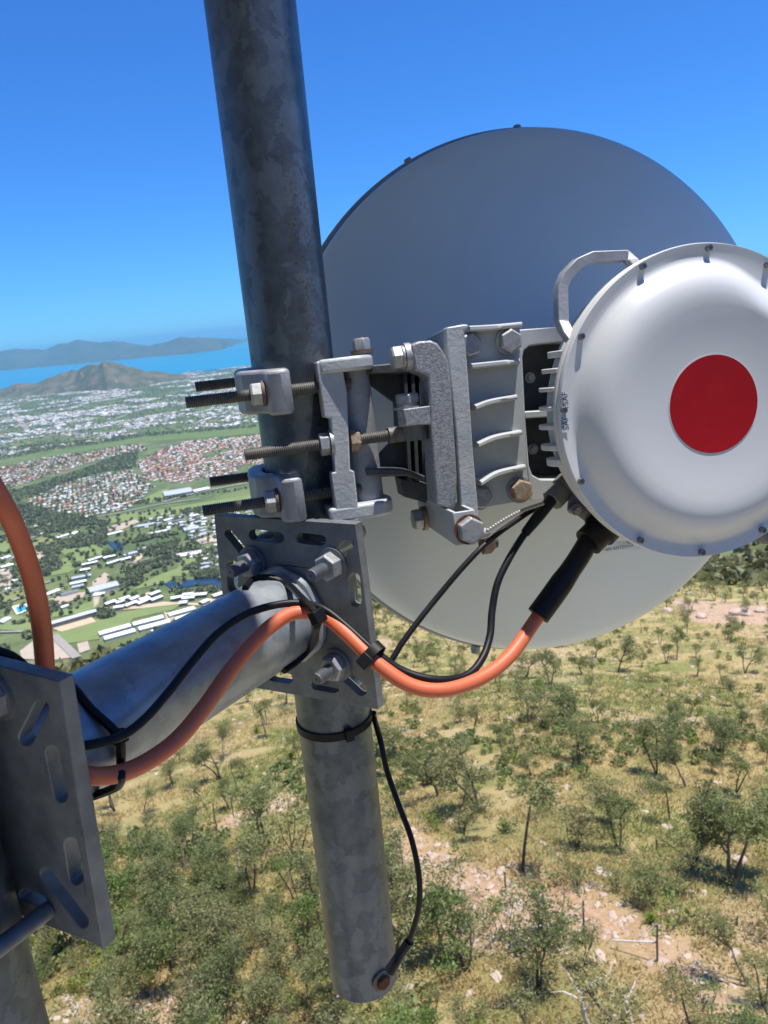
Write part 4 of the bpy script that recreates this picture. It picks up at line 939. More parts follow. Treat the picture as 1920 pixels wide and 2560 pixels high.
for q, rf, W, lb in (((465, 534, 590, 510), 'g', 16, 'topmost of three parallel sheds beside the grey workshop'), ((455, 570, 560, 548), 'w', 15, 'middle white roof of three parallel sheds'), ((468, 592, 540, 577), 'g', 13, 'lowest and shortest of three parallel sheds'), ((365, 272, 442, 248), 'w', 16, 'white building beside the road left of the small pond'), ((388, 284, 470, 264), 'c', 14, 'cream building in front of the white one near the small pond'),
                     ((462, 250, 492, 234), 'w', 18, 'squat white building closest to the small pond'), ((695, 252, 790, 228), 'w', 18, 'pale building on the tan yard above the second pond'), ((890, 197, 1005, 176), 'g', 22, 'light grey building below the sports field'), ((960, 247, 1078, 222), 'w', 16, 'long pale building above the wooded belt'),
                     ((1190, 218, 1285, 200), 'g', 36, 'broad grey flat roof near the slotted plate'), ((1110, 187, 1205, 166), 'g', 14, 'long grey roof second row under the sports field'), ((1060, 160, 1110, 146), 'w', 16, 'small pale roof at the sports field edge'), ((1100, 168, 1190, 150), 'd', 14, 'dark roof directly under the sports field'),
                     ((1230, 132, 1285, 120), 'w', 16, 'pale roof below the lowest threaded rod'), ((1262, 172, 1300, 161), 'g', 15, 'little grey roof below the lowest threaded rod'), ((1262, 272, 1330, 242), 'g', 16, 'grey roof just left of the slotted plate'), ((1145, 388, 1305, 362), 'w', 30, 'wide white roof above the wooded bank of the pond'),
                     ((800, 385, 885, 362), 'g', 18, 'grey roof at the near tip of the second pond'), ((892, 350, 965, 327), 'g', 12, 'narrow grey roof right of the second pond'), ((120, 252, 180, 240), 'w', 12, 'white roof beside the dark orange cable'), ((5, 412, 55, 390), 'w', 22, 'white roof at the left edge, upper one'), ((5, 462, 85, 442), 'w', 18, 'white roof at the left edge, lower one'),
                     ((290, 642, 380, 608), 'w', 16, 'white hall beside the cable above the parade ground'), ((395, 640, 500, 614), 'd', 16, 'dark grey roof beside the parade ground'), ((395, 724, 438, 709), 'w', 12, 'tiny white hut right of the round tree'), ((0, 822, 52, 792), 'w', 18, 'white roof at the left edge below the pool'),
                     ((1300, 472, 1350, 455), 'g', 14, 'grey roof on the wooded pond bank'), ((1300, 440, 1375, 432), 'g', 12, 'grey roof above the wooded pond bank')):
    building(*q, W, 5, rf, 'l', lb, None)
for q in ((1035, 1150, 1240, 1110), ):
    building(*(lambda a: a)((1060, 1130-1143+0, 1240, 1100-1143+0)), 90, 7, 'g', 'l', 'wide low grey school roof above the sports field', None, 4)
building(1250, -30, 1350, -52, 34, 8, 'w', 'l', 'long white roof beside the wide grey school', None, 4)

# houses: near ones are things, the far town is one mass
def house_parts(c, ang, L, W, h, rise):
    ax = np.array([math.cos(ang), math.sin(ang), 0]); ay = np.array([-ax[1], ax[0], 0]); z = np.array([0, 0, 1.])
    V = []
    for s, t in ((-1, -1), (1, -1), (1, 1), (-1, 1)): V.append(c+ax*s*L/2+ay*t*W/2)
    V += [p+z*h for p in V[:4]]
    e = .5
    for s, t in ((-1, -1), (1, -1), (1, 1), (-1, 1)): V.append(c+ax*s*(L/2+e)+ay*t*(W/2+e)+z*(h-.05))
    V += [c-ax*(L/2-W*.42)+z*(h+rise), c+ax*(L/2-W*.42)+z*(h+rise)]
    F = [(0, 1, 5, 4), (1, 2, 6, 5), (2, 3, 7, 6), (3, 0, 4, 7), (8, 9, 13, 12), (10, 11, 12, 13), (9, 10, 13, 13), (11, 8, 12, 12)]
    return V, F
def Zp(f, L): return [f(*p) for p in L]
SUBS = [(Zp(Z4, [(128, 1200), (370, 1080), (650, 1000), (850, 980), (1000, 1085), (830, 1230), (560, 1282), (350, 1240)]), 'wwwwwccccgobor', 18, 29, .35, 'white'),
        (Zp(Z4, [(885, 930), (1050, 840), (1200, 790), (1720, 730), (2700, 640), (2700, 850), (1720, 960), (1180, 1062), (950, 1042)]), 'ooooocccwwbr', 18, 29, .42, 'mixed'),
        (Zp(Z4, [(0, 965), (200, 912), (500, 860), (900, 806), (960, 845), (700, 890), (350, 1000), (0, 1115)]), 'ooowwcccgbr', 19, 30, .30, 'strip'),
        (Zp(Z4, [(100, 1050-890+1020), (150, 1210), (110, 1235), (90, 1190)]), 'rrwo', 18, 27, .3, 'red'),
        (Zp(Z4, [(0, 520), (300, 488), (560, 458), (880, 395), (1250, 330), (1600, 296), (1720, 290), (3300, 135), (3300, 530), (1720, 672), (1300, 705), (900, 745), (700, 770), (640, 800), (300, 840), (0, 885)]), 'wwwwwwwggcccbo', 21, 38, .35, 'far')]
SUBS += [([Z5(*p) for p in [(1050, 115), (1430, 95), (2600, 20), (2600, 250), (1430, 345), (1290, 320), (1150, 235), (960, 205), (880, 215), (900, 170)]], 'wggcwg', 34, 36, .2, 'camp'),
         ([Z5(*p) for p in [(120, 150), (350, 180), (360, 250), (140, 265)]], 'rwrcg', 40, 40, .25, 'verge'), ([Z5(*p) for p in [(1150, 360), (1430, 330), (1430, 470), (1290, 420), (1170, 400)]], 'wgcgw', 36, 34, .2, 'bank'), ([Z5(*p) for p in [(0, 380), (200, 420), (300, 610), (0, 640)]], 'wwgc', 55, 60, .2, 'yard')]
HS, near_c = [], []
for poly, cols, sx, sy, ang, nm in SUBS:
    gp = np.array([G(*p) for p in poly]); cc = gp.mean(0); a = ang+.15*(nm == 'mixed'); R2 = np.array([[math.cos(a), -math.sin(a)], [math.sin(a), math.cos(a)]])
    loc = (gp[:, :2]-cc[:2])@R2; lo, hi_ = loc.min(0), loc.max(0)
    gx, gy = np.meshgrid(np.arange(lo[0], hi_[0], sx), np.arange(lo[1], hi_[1], sy)); n = gx.size
    q = np.stack([gx.ravel()+rng.normal(0, 2, n), gy.ravel()+rng.normal(0, 2, n)+np.tile((np.arange(gx.shape[0]) % 2)[:, None]*-7, (1, gx.shape[1])).ravel()], -1)@R2.T+cc[:2]
    Q = np.column_stack([q, np.full(n, ZP)]); pr = proj(Q); ok = inpoly(pr[:, 0], pr[:, 1], poly)
    den = wnoise(q[:, 0], q[:, 1], 260., 91 if nm != 'far' else 95, 3)
    ok &= (rng.random(n) < (.95 if nm == 'white' else .88 if nm != 'far' else .72)) & (den > (-.3 if nm == 'white' else -.22 if nm != 'far' else .0)) & (pr[:, 0] < 1120) & (pr[:, 0] > -20)
    for p in Q[ok]: HS.append((np.hypot(*p[:2]), p+np.array([0, 0, .8]), a+(math.pi/2 if rng.random() < .4 else 0)+rng.normal(0, .06), cols[rng.integers(len(cols))], nm))
HS.sort(key=lambda t: t[0])
RK = list(ROOF); allm = [WALL['l']]+[ROOF[k] for k in RK]
protoH = {}
HLAB = dict(w='white-roofed', c='cream-roofed', g='grey-roofed', b='brown-tiled', o='terracotta-roofed', r='red-roofed', d='dark-roofed')
SLAB = dict(white='in the tract above the sports field', mixed='in the terracotta suburb behind the clamp rods', strip='in the strip below the grassy floodway', red='among trees beside the orange cable', far='in the far town', camp='among sheds by the slotted mast plate', verge='beside the orange cable at left', bank='on the wooded pond bank', yard='in the yards at the left edge')
for i, (d, p, a, c, nm) in enumerate(HS[:300]):
    var = (c, i % 3)
    if var not in protoH:
        r_ = np.random.default_rng(i+5); V, F = house_parts(np.zeros(3), 0, r_.uniform(14, 19), r_.uniform(9, 11.5), 3, r_.uniform(1.6, 2.4))
        me = bpy.data.meshes.new('house'); me.from_pydata([tuple(v) for v in V], [], [tuple(dict.fromkeys(f)) for f in F]); me.materials.append(WALL['l']); me.materials.append(ROOF[c])
        me.polygons.foreach_set('material_index', [0, 0, 0, 0, 1, 1, 1, 1]); me.update(); protoH[var] = me
    o = bpy.data.objects.new('house', protoH[var]); COL.objects.link(o); o.location = p; o.rotation_euler = (0, 0, a)
    tag(o, '%s low suburban house %s' % (HLAB[c], SLAB[nm]), 'house', '%s houses %s' % (HLAB[c], SLAB[nm]))
VV, FF, MI, n = [], [], [], 0
for d, p, a, c, nm in HS[300:]:
    k = 1.0 if nm != 'far' else rng.uniform(.9, 1.7)
    V, F = house_parts(p, a, rng.uniform(14, 21)*k, rng.uniform(9, 12.5)*k, 3.2*k, rng.uniform(1.4, 2.4)*k); VV += V
    FF += [tuple(j+n for j in f) for f in F]; MI += [0]*4+[1+RK.index(c)]*4; n += len(V)
FF = [tuple(f) for f in FF]
me_o = npmesh('town_houses', VV, FF, allm, MI, False); tag(me_o, 'hazy mass of small pale and terracotta houses filling the far town', 'houses', kind='stuff')

# ================================================================== TREES
leafm = dict(gum=mat('gum_leaves', (.245, .275, .105), .5, 0, (.15, .175, .06), .9, lo=.38, hi=.62, randv=.25, transl=.42, spec=.4),
             pale=mat('pale_leaves', (.30, .29, .12), .5, 0, (.19, .20, .075), .9, lo=.38, hi=.62, randv=.18, transl=.3, spec=.4),
             green=mat('green_leaves', (.18, .25, .06), .5, 0, (.12, .175, .045), 1.2, lo=.4, hi=.6, randv=.18, transl=.35, spec=.4),
             lime=mat('lime_leaves', (.21, .26, .03), .5, 0, (.13, .17, .03), 2, randv=.1, transl=.35), brown=mat('dead_leaves', (.13, .085, .05), .8, 0, (.08, .055, .035), 2, randv=.15))
bark = mat('dark_bark', (.055, .045, .038), .9, 0, (.10, .085, .07), 3, bump=.5, bscale=8, bdist=.02); pbark = mat('pale_bark', (.20, .18, .155), .9, 0, (.10, .085, .07), 3); deadw = mat('bleached_wood', (.68, .65, .60), .85, 0, (.50, .47, .43), 4)
def leaves(r, cs, per, size, asp=.38, droop=.45):    # clumps: (centre, radius) -> quads
    V = []
    for c, rad in cs:
        k = int(per*(rad/.55)**1.6)
        d = r.normal(size=(k, 3)); d /= np.linalg.norm(d, axis=1)[:, None]; q = c+d*(rad*(r.random(k)[:, None]**.6))*np.array([1.25, 1.25, .55])
        a = r.normal(size=(k, 3))*np.array([1, 1, .55])-np.array([0, 0, droop]); a /= np.linalg.norm(a, axis=1)[:, None]
        b = np.cross(a, r.normal(size=(k, 3))); b /= np.linalg.norm(b, axis=1)[:, None]; s = size*r.uniform(.6, 1.3, (k, 1))
        V.append(np.stack([q-b*s*asp*.5, q+a*s*.5, q+b*s*asp*.5, q-a*s*.5][:4], 1).reshape(-1, 3))
    V = np.concatenate(V); return V, np.arange(len(V)).reshape(-1, 4)
def tree_proto(seed, H, kind):
    r = np.random.default_rng(seed); mb = MB(); cl = []
    def limb(p, d, L, r0, r1, bend):
        n = 5; pts = [p]; dd = nrm(d)
        for i in range(n): dd = nrm(dd+r.normal(0, bend, 3)+np.array([0, 0, .05])); pts.append(pts[-1]+dd*L/n)
        mb.tube(np.array(pts), np.linspace(r0, r1, n+1), 6); return pts, dd
    dense_ = kind == 'densegum'; kind = 'gum' if dense_ else kind
    if kind in ('gum', 'slender', 'dead'):
        ns = 1 if r.random() < .6 else 2; sl = kind == 'slender'
        for s in range(ns):
            lean = r.normal(0, .16, 2) + (np.array([.22, 0])*(s*2-1) if ns > 1 else 0)
            tl = H*(.52 if not sl else .66)*r.uniform(.9, 1.1); pts, d = limb(np.array([0, 0, -.3]), np.array([lean[0], lean[1], 1]), tl+.3, H*(.032 if kind == 'dead' else .019)*(.7 if sl else 1)+.015, H*(.018 if kind == 'dead' else .010), .10)
            nb = r.integers(3, 5) if not sl else r.integers(2, 4)
            if kind == 'dead': nb = 5
            for b in range(nb):
                a = r.uniform(0, 6.28); st = pts[-1 if b < 2 else r.integers(3, 6)]; bl = H*(.34 if not sl else .2)*r.uniform(.7, 1.2)
                bp, bd = limb(st, np.array([math.cos(a)*1.0, math.sin(a)*1.0, .5])+d*.4, bl, H*(.018 if kind == 'dead' else .012), H*(.009 if kind == 'dead' else .005), .16)
                for q in (bp[-1], bp[3]):
                    a2 = r.uniform(0, 6.28); tp, _ = limb(q, bd+.8*np.array([math.cos(a2), math.sin(a2), .1]), bl*.5, H*.005, H*.002, .2)
                    cl += [(tp[-1], H*r.uniform(.08, .15)), (q+r.normal(0, .05*H, 3), H*r.uniform(.07, .13)), (q+np.array([0, 0, .06*H])+r.normal(0, .07*H, 3), H*r.uniform(.06, .11))]
                if r.random() < .6: cl.append((bp[-1]+np.array([0, 0, .05*H])+r.normal(0, .05*H, 3), H*r.uniform(.07, .13)))
        per, sz = (95 if dense_ else 70), .18
    elif kind == 'bush':
        for s in range(r.integers(4, 7)):
            a = r.uniform(0, 6.28); pts, d = limb(np.array([r.normal(0, .1), r.normal(0, .1), -.2]), np.array([math.cos(a)*.5, math.sin(a)*.5, 1]), H*.75, .03, .012, .14)
            for q in pts[2:]: cl.append((q+r.normal(0, .12*H, 3), H*r.uniform(.09, .16)))
        for _ in range(10): cl.append((np.array([r.normal(0, .2*H), r.normal(0, .2*H), H*r.uniform(.25, .95)]), H*r.uniform(.09, .15)))
        per, sz = 70, .165
    elif kind == 'shrub':
        for s in range(5):
            a = r.uniform(0, 6.28); limb(np.array([0, 0, -.1]), np.array([math.cos(a)*.6, math.sin(a)*.6, 1]), H*.6, .015, .006, .14)
        for _ in range(9): cl.append((np.array([r.normal(0, .28*H), r.normal(0, .28*H), H*r.uniform(.2, .8)]), H*r.uniform(.16, .28)))
        per, sz = 85, .15
    tv, tf = np.concatenate(mb.v), mb.f
    me = bpy.data.meshes.new('trunk'); me.from_pydata(tv.tolist(), [], tf); me.polygons.foreach_set('use_smooth', [True]*len(me.polygons)); me.materials.append(deadw if kind == 'dead' else (bark if seed % 3 else pbark))
    cv = cf = None
    if kind != 'dead': cv, cf = leaves(r, cl, per, sz)
    return me, cv, cf
def crown_mesh(cv, cf, m):
    me = bpy.data.meshes.new('crown'); F = cf.astype(np.int32); me.vertices.add(len(cv)); me.vertices.foreach_set('co', cv.astype(np.float32).ravel()); me.loops.add(F.size); me.loops.foreach_set('vertex_index', F.ravel())
    me.polygons.add(len(F)); me.polygons.foreach_set('loop_start', np.arange(0, F.size, 4, dtype=np.int32)); me.polygons.foreach_set('loop_total', np.full(len(F), 4, np.int32)); me.materials.append(m); me.update(calc_edges=True); return me
PROTO = {}
for i in range(6): PROTO['gum%d' % i] = (tree_proto(100+i, 5, 'gum'), 'gum')
for i in range(4): PROTO['slender%d' % i] = (tree_proto(200+i, 5, 'slender'), 'gum')
for i in range(4): PROTO['bush%d' % i] = (tree_proto(300+i, 3.2, 'bush'), 'pale' if i % 2 else 'gum')
for i in range(3): PROTO['shrub%d' % i] = (tree_proto(400+i, 1.3, 'shrub'), 'green')
for i in range(2): PROTO['densegum%d' % i] = (tree_proto(120+i, 5, 'densegum'), 'gum')
PROTO['dead0'] = (tree_proto(503, 4.2, 'dead'), None); PROTO['dead1'] = (tree_proto(507, 4.2, 'dead'), None)
CM = {}
def crown_of(key, lf):
    (me, cv, cf), _ = PROTO[key]
    if (key, lf) not in CM: CM[(key, lf)] = crown_mesh(cv, cf, leafm[lf])
    return CM[(key, lf)]
KINDL = dict(densegum=('gum_tree', 'tree', 'gum tree'), gum=('gum_tree', 'tree', 'gum tree'), slender=('gum_sapling', 'tree', 'slender gum'), bush=('bushy_tree', 'tree', 'bushy small tree'), shrub=('shrub', 'shrub', 'low shrub'), dead=('dead_tree', 'tree', 'leafless bleached dead tree'))
LFW = dict(gum='grey-green', pale='olive-yellow', green='bright green', lime='lime green', brown='brown withered')
ntree = [0]
def put_tree(key, lf, pos, s, rz, label, group=None):
    kind = key.rstrip('0123456789'); nm, cat, _ = KINDL[kind]
    t = bpy.data.objects.new(nm, None); COL.objects.link(t); t.location = pos; t.rotation_euler = (0, 0, rz); t.scale = (s, s, s); tag(t, label, cat, group)
    o = bpy.data.objects.new('trunk', PROTO[key][0][0]); COL.objects.link(o); o.parent = t
    if kind != 'dead': o = bpy.data.objects.new('crown', crown_of(key, lf)); COL.objects.link(o); o.parent = t
    ntree[0] += 1
placed = []
def photo_tree(key, lf, x, y, hpx, label, rz=None):  # base and height as the photo shows them
    q = hithill(x, y); d = q@CF; hm = hpx*KD/FPX*d*1.03; base = 5 if key[0] in 'gs' and key[1] != 'h' else (3.2 if key[0] == 'b' else ((5 if key[1] == 'e' and key[2] == 'n' else 4.4) if key[0] == 'd' else 1.3))
    put_tree(key, lf, q, hm/base, rng.uniform(0, 6.28) if rz is None else rz, label); placed.append((q[0], q[1], hm*.4))
for a in (('densegum0', 'gum', 1578, 1896, 225, 'tall dark-trunked gum with leaning trunk beside the pale boulder'), ('densegum1', 'gum', 1496, 1872, 205, 'big gum with thick dark trunk standing left of the pale boulder gum'), ('slender1', 'gum', 1338, 1832, 150, 'thin leaning dark-stemmed gum above the stony gully'),
          ('gum4', 'gum', 1163, 2150, 215, 'forked gum with two thin stems in front of the bare stony ground'), ('slender0', 'gum', 1262, 2085, 110, 'small grey gum sapling right of the forked gum'), ('bush1', 'gum', 1250, 1915, 100, 'dense rounded bush on the upper edge of the stony gully'), ('bush0', 'gum', 1330, 1842, 95, 'leafy bush beside the thin leaning gum'),
          ('bush2', 'gum', 1405, 1960, 135, 'broad dark bush at the gully bend with tussocks beside it'), ('bush3', 'gum', 1475, 1930, 130, 'bushy thicket under the big dark-trunked gum'), ('dead0', None, 1275, 2215, 175, 'bleached dead tree with forked white branches at the bottom edge'), ('dead1', None, 1370, 2225, 120, 'smaller bleached dead tree right of the forked white one'),
          ('slender2', 'gum', 517, 1712, 78, 'small round-headed gum on the grass between arm and mast'), ('gum1', 'gum', 476, 1682, 100, 'dark gum just left of the small round-headed gum'), ('gum2', 'gum', 405, 1882, 120, 'forked gum on the bare slope left of the hanging mast'), ('slender3', 'gum', 250, 1752, 105, 'dark-trunked gum just below the arm end tie'), ('gum5', 'gum', 235, 1912, 120, 'blackened twin-stem gum right of the slotted leg plate'),
          ('slender0', 'gum', 495, 1748, 75, 'leaning thin sapling below the small round-headed gum'), ('bush1', 'pale', 640, 1850, 190, 'large spreading bush left of the hanging mast'), ('bush0', 'green', 560, 1890, 110, 'bright leafy bush under the spreading bush'), ('gum3', 'gum', 1462, 1425, 62, 'gum leaning left on open grass below the dish edge'), ('slender1', 'gum', 1440, 1432, 50, 'slim gum with a long shadow below the dish edge'),
          ('gum1', 'gum', 1335, 1452, 85, 'bent-trunk gum right under the lower dish rim'), ('gum0', 'gum', 1610, 1455, 72, 'gum with leaning trunk on open grass at right edge'), ('gum5', 'gum', 1250, 1640, 110, 'dead-topped twisted gum in mid slope'), ('bush3', 'gum', 1140, 1560, 120, 'wide dense grey-green thicket below the orange loop'), ('bush2', 'gum', 1225, 1560, 105, 'dense thicket right of the wide one below the loop'),
          ('gum2', 'gum', 1480, 1700, 130, 'gum with two dark stems standing mid slope at right'), ('gum4', 'gum', 1560, 1640, 110, 'gum in the thin stand at right, mid slope'), ('bush0', 'green', 960, 2080, 190, 'tall bright bush right of the earth wire lug'), ('gum1', 'gum', 1010, 2100, 170, 'bare-stemmed gum beside the bright bush'), ('bush1', 'gum', 1090, 2030, 130, 'loose bush on the edge of the stony ground'), ('gum0', 'gum', 1000, 1800, 120, 'slender dark gum by the burnt patch')):
    photo_tree(*a)
# the rest of the scrub by its density on the slope
def zone(x, y):
    v = 'high on the grassy slope' if y < 1480 else ('mid slope' if y < 1700 else ('lower slope' if y < 1930 else 'near the bottom edge'))
    h = 'behind the leg plate' if x < 260 else ('below the arm' if x < 660 else ('beside the hanging mast' if x < 900 else ('under the orange loop' if x < 1180 else ('right of the loop' if x < 1420 else 'at the right edge'))))
    return v, h
cand = []
for _ in range(52000):
    a = RAD(rng.uniform(-35, 35)); d = math.sqrt(rng.uniform(17**2, 400**2)) if _ > 9000 else math.sqrt(rng.uniform(17**2, 60**2)); x, y = math.sin(a)*d, math.cos(a)*d; cand.append((d, x, y))
cx = np.array([c[1] for c in cand]); cy = np.array([c[2] for c in cand]); cz = terrain(cx, cy); cp = proj(np.stack([cx, cy, cz], -1)); dn = wnoise(cx, cy, 26., 61, 3); dn2 = wnoise(cx, cy, 9., 62, 2)
dT = np.zeros(len(cx), bool)
for pl in dirtW:
    if len(pl) > 2: dT |= inpoly(cx, cy, pl)
order = np.argsort([c[0] for c in cand]); spots = []
cell = {}
for i in order:
    d = cand[i][0]; px, py = cp[i]
    if px < -30 or px > 1690 or py > 2420: continue
    dense = (py > 1860+.12*max(0, px-500) and px < 1100 and d < 75) or (py > 2130 and px < 1200) or (px < 420 and py > 1830) or (1450 < px and py > 2120)
    openz = (1300 < px and 1330 < py < 1520) or (250 < px < 640 and 1600 < py < 1800)
    sp = .98 if dense else (5.6 if openz else (3.35+3.2*max(0, -dn[i]*3)))
    if dT[i] and rng.random() > .06: continue
    if not dense and dn[i] < (-.10 if not openz else .03) and rng.random() > .25: continue
    if any((cx[i]-q[0])**2+(cy[i]-q[1])**2 < (q[2]*1.1+.5)**2 for q in placed): continue
    k = (int(cx[i]//8), int(cy[i]//8)); bad = False
    for u in (-1, 0, 1):
        for v in (-1, 0, 1):
            for (x2, y2) in cell.get((k[0]+u, k[1]+v), ()):
                if (cx[i]-x2)**2+(cy[i]-y2)**2 < sp*sp: bad = True
    if bad: continue
    cell.setdefault(k, []).append((cx[i], cy[i])); spots.append((d, cx[i], cy[i], cz[i], px, py, dense, openz))
seen = {}
pend = []
for (d, x, y, z, px, py, dense, openz) in spots:
    u = rng.random()
    if dense: kind = 'gum' if u < .24 else ('bush' if u < .52 else ('slender' if u < .74 else 'shrub'))
    elif openz: kind = 'gum' if u < .45 else ('slender' if u < .75 else 'bush')
    else: kind = 'gum' if u < .32 else ('slender' if u < .48 else ('bush' if u < .70 else 'shrub'))
    key = kind+str(rng.integers(dict(gum=6, slender=4, bush=4, shrub=3)[kind]))
    lf = ('gum' if rng.random() < (.62 if not dense else .45) else 'pale') if kind != 'shrub' else ('green' if rng.random() < .6 else ('gum' if rng.random() < .7 else 'lime'))
    if kind in ('bush', 'slender') and rng.random() < (.30 if dense else .12): lf = 'green'
    s = rng.triangular(.42, .7, 1.35)*(.70 if dense else .88)*(1.5 if kind == 'shrub' else 1)*(1-.30*min(1, max(0, (d-36)/15))+.18*(d > 130))
    size = s*{'gum': 5, 'slender': 5, 'bush': 3.2, 'shrub': 1.3}[kind]/d
    pend.append((size, key, lf, (x, y, z-.05), s, px, py))
pend.sort(key=lambda t: -t[0])
for (size, key, lf, pos, s, px, py) in pend[:300-ntree[0]]:
    kind = key.rstrip('0123456789'); v, h = zone(px, py)
    lab = '%s %s %s, %s' % (LFW[lf], KINDL[kind][2], v, h)
    put_tree(key, lf, pos, s, rng.uniform(0, 6.28), lab, '%ss %s %s' % (KINDL[kind][2], v, h))
# the far remainder as one wood
VV, FF, n = {'l': [], 't': []}, {'l': [], 't': []}, {'l': 0, 't': 0}
lv, lfc, mi = [], [], []; nv = 0; tvv, tff, ntv = [], [], 0; LK = ['gum', 'pale', 'green', 'lime']
for (size, key, lf, pos, s, px, py) in pend[300-31:]:
    (me, cv, cf), _ = PROTO[key]; a = rng.uniform(0, 6.28); R3 = np.array([[math.cos(a), -math.sin(a), 0], [math.sin(a), math.cos(a), 0], [0, 0, 1]])
    keep = np.sort(rng.choice(len(cf), int(len(cf)*(.5 if size < .03 else .7)), replace=False)); qv = cv.reshape(-1, 4, 3)[keep]; ce = qv.mean(1, keepdims=True); qv = (ce+(qv-ce)*1.35).reshape(-1, 3)
    lv.append((qv@R3.T)*s+np.array(pos)); mi += [LK.index(lf)]*len(keep)
    T = np.array([v.co[:] for v in me.vertices]); tvv.append((T@R3.T)*s+np.array(pos)); tff += [tuple(j+ntv for j in p.vertices) for p in me.polygons if len(p.vertices) == 4]; ntv += len(T)
lv = np.concatenate(lv); w1 = npmesh('distant_scrub', lv, np.arange(len(lv)).reshape(-1, 4), [leafm[k] for k in LK], mi, False); tag(w1, 'open gum scrub thinning up the far slope, seen as one wood', 'scrub', kind='stuff')
w2 = npmesh('distant_trunks', np.concatenate(tvv), tff, [bark], None, True, parent=w1)
# wooded flank and town trees: soft clumps of leaf faces
def blobs(name, pts, hs, mats_i, label, per=9, wide=.55, mats=('gum', 'green'), fs=.36):
    V = []; mi = []
    for p, h, k in zip(pts, hs, mats_i):
        c = p+np.array([0, 0, h*.55]); d = rng.normal(size=(per, 3)); d /= np.linalg.norm(d, axis=1)[:, None]; q = c+d*h*np.array([wide, wide, .42])*rng.uniform(.4, 1, (per, 1))
        a = rng.normal(size=(per, 3)); a /= np.linalg.norm(a, axis=1)[:, None]; b = np.cross(a, rng.normal(size=(per, 3))); b /= np.linalg.norm(b, axis=1)[:, None]; s = h*fs
        V.append(np.stack([q-b*s, q+a*s, q+b*s, q-a*s], 1).reshape(-1, 3)); mi += [k]*per
    V = np.concatenate(V); return tag(npmesh(name, V, np.arange(len(V)).reshape(-1, 4), mats, mi, False), label, 'trees', kind='stuff')
tm = [mat('town_tree_dark', (.13, .155, .065), .7, 0, (.17, .19, .08), .03, transl=.15), mat('town_tree_green', (.22, .235, .10), .7, 0, (.17, .19, .08), .03, transl=.15), mat('brow_leaves', (.20, .20, .09), .6, 0, (.13, .14, .06), .08, transl=.2)]
def scatter_img(poly, n, conv, z=ZP):       # ground points evenly spread over an area of the plain
    gp = np.array([G(*conv(*p)) for p in poly]); lo, hi_ = gp.min(0), gp.max(0); P_ = [conv(*p) for p in poly]
    q = np.column_stack([rng.uniform(lo[0], hi_[0], n), rng.uniform(lo[1], hi_[1], n), np.full(n, z+.6)]); pr = proj(q); return q[inpoly(pr[:, 0], pr[:, 1], P_)]
pts = []
GROVES = [([(230, 330), (420, 250), (560, 160), (700, 170), (690, 300), (560, 330), (450, 340), (300, 420)], 900), ([(640, 230), (690, 300), (820, 290), (950, 260), (1150, 240), (1290, 320), (1170, 370), (960, 400), (820, 300), (800, 350), (720, 380), (600, 300)], 1800),
          ([(690, 620), (780, 500), (950, 430), (1160, 380), (1180, 440), (1000, 500), (880, 590), (800, 640)], 1300), ([(1160, 540), (1190, 480), (1300, 430), (1420, 470), (1420, 530), (1280, 545)], 700), ([(0, 180), (130, 150), (330, 120), (640, 130), (560, 200), (420, 230), (230, 250), (120, 240), (0, 220)], 1300),
          ([(0, 60), (130, 60), (340, 90), (330, 130), (130, 150), (0, 180)], 900), ([(230, 420), (330, 390), (400, 430), (400, 480), (320, 560), (240, 540), (220, 470)], 420), ([(0, 900), (200, 890), (230, 930), (130, 1000), (100, 1080), (0, 1100)], 500), ([(1110, 600), (1400, 590), (1420, 620), (1200, 640), (1050, 640)], 260), ([(640, 740), (760, 745), (740, 790), (640, 800)], 60), ([(0, 700), (80, 690), (60, 750), (0, 760)], 60), ([(0, 830), (140, 790), (140, 830), (0, 860)], 80), ([(560, 680), (640, 640), (620, 720), (560, 720)], 60), ([(430, 470), (520, 440), (520, 480), (440, 520)], 80), ([(1060, 110), (1300, 80), (1310, 105), (1080, 140)], 90)]
for pl, n_ in GROVES:
    g_ = scatter_img(pl, n_*2, Z5); pts.append(g_[wnoise(g_[:, 0], g_[:, 1], 70., 33, 3) > -.03])
pts.append(scatter_img([(880, 40), (1240, -10), (1600, -50), (1600, -40), (1240, 0), (900, 60)], 200, Z5))
pts.append(scatter_img([(0, 150), (640, 130), (1430, 60), (2600, -60), (2600, 620), (1430, 640), (640, 720), (300, 800), (0, 860)], 1900, Z5))
q = np.concatenate(pts); blobs('wooded_belts', q, rng.uniform(5, 10, len(q)), rng.integers(0, 2, len(q)), 'dark woods and tree belts between the fields and barracks', 26, .55, tm)
pts = []
for poly, cols, sx, sy, ang, nm in SUBS:
    inv = [((x)/.3333, (y-691.3)/.3333) for x, y in poly]; pts.append(scatter_img(inv, 30000 if nm == 'far' else (1300 if nm in ('white', 'mixed', 'strip') else 260), Z4))
for pl, n_ in (([(0, 830), (330, 800), (640, 770), (900, 740), (1659, 680), (1659, 696), (900, 762), (640, 800), (300, 850), (0, 910)], 1600), ([(340, 1040), (560, 960), (760, 880), (900, 850), (880, 960), (640, 990), (400, 1070), (200, 1150), (0, 1210), (0, 1130)], 2600), ([(0, 1150), (140, 1190), (350, 1250), (560, 1290), (640, 1300), (640, 1330), (0, 1330)], 1200)):
    pts.append(scatter_img(pl, n_*2, Z4))
q = np.concatenate(pts); q = q[(proj(q)[:, 0] < 1140)]; blobs('town_trees', q, rng.uniform(6, 11, len(q)), rng.integers(0, 2, len(q)), 'dark green street trees scattered through the far town', 8, .6, tm)
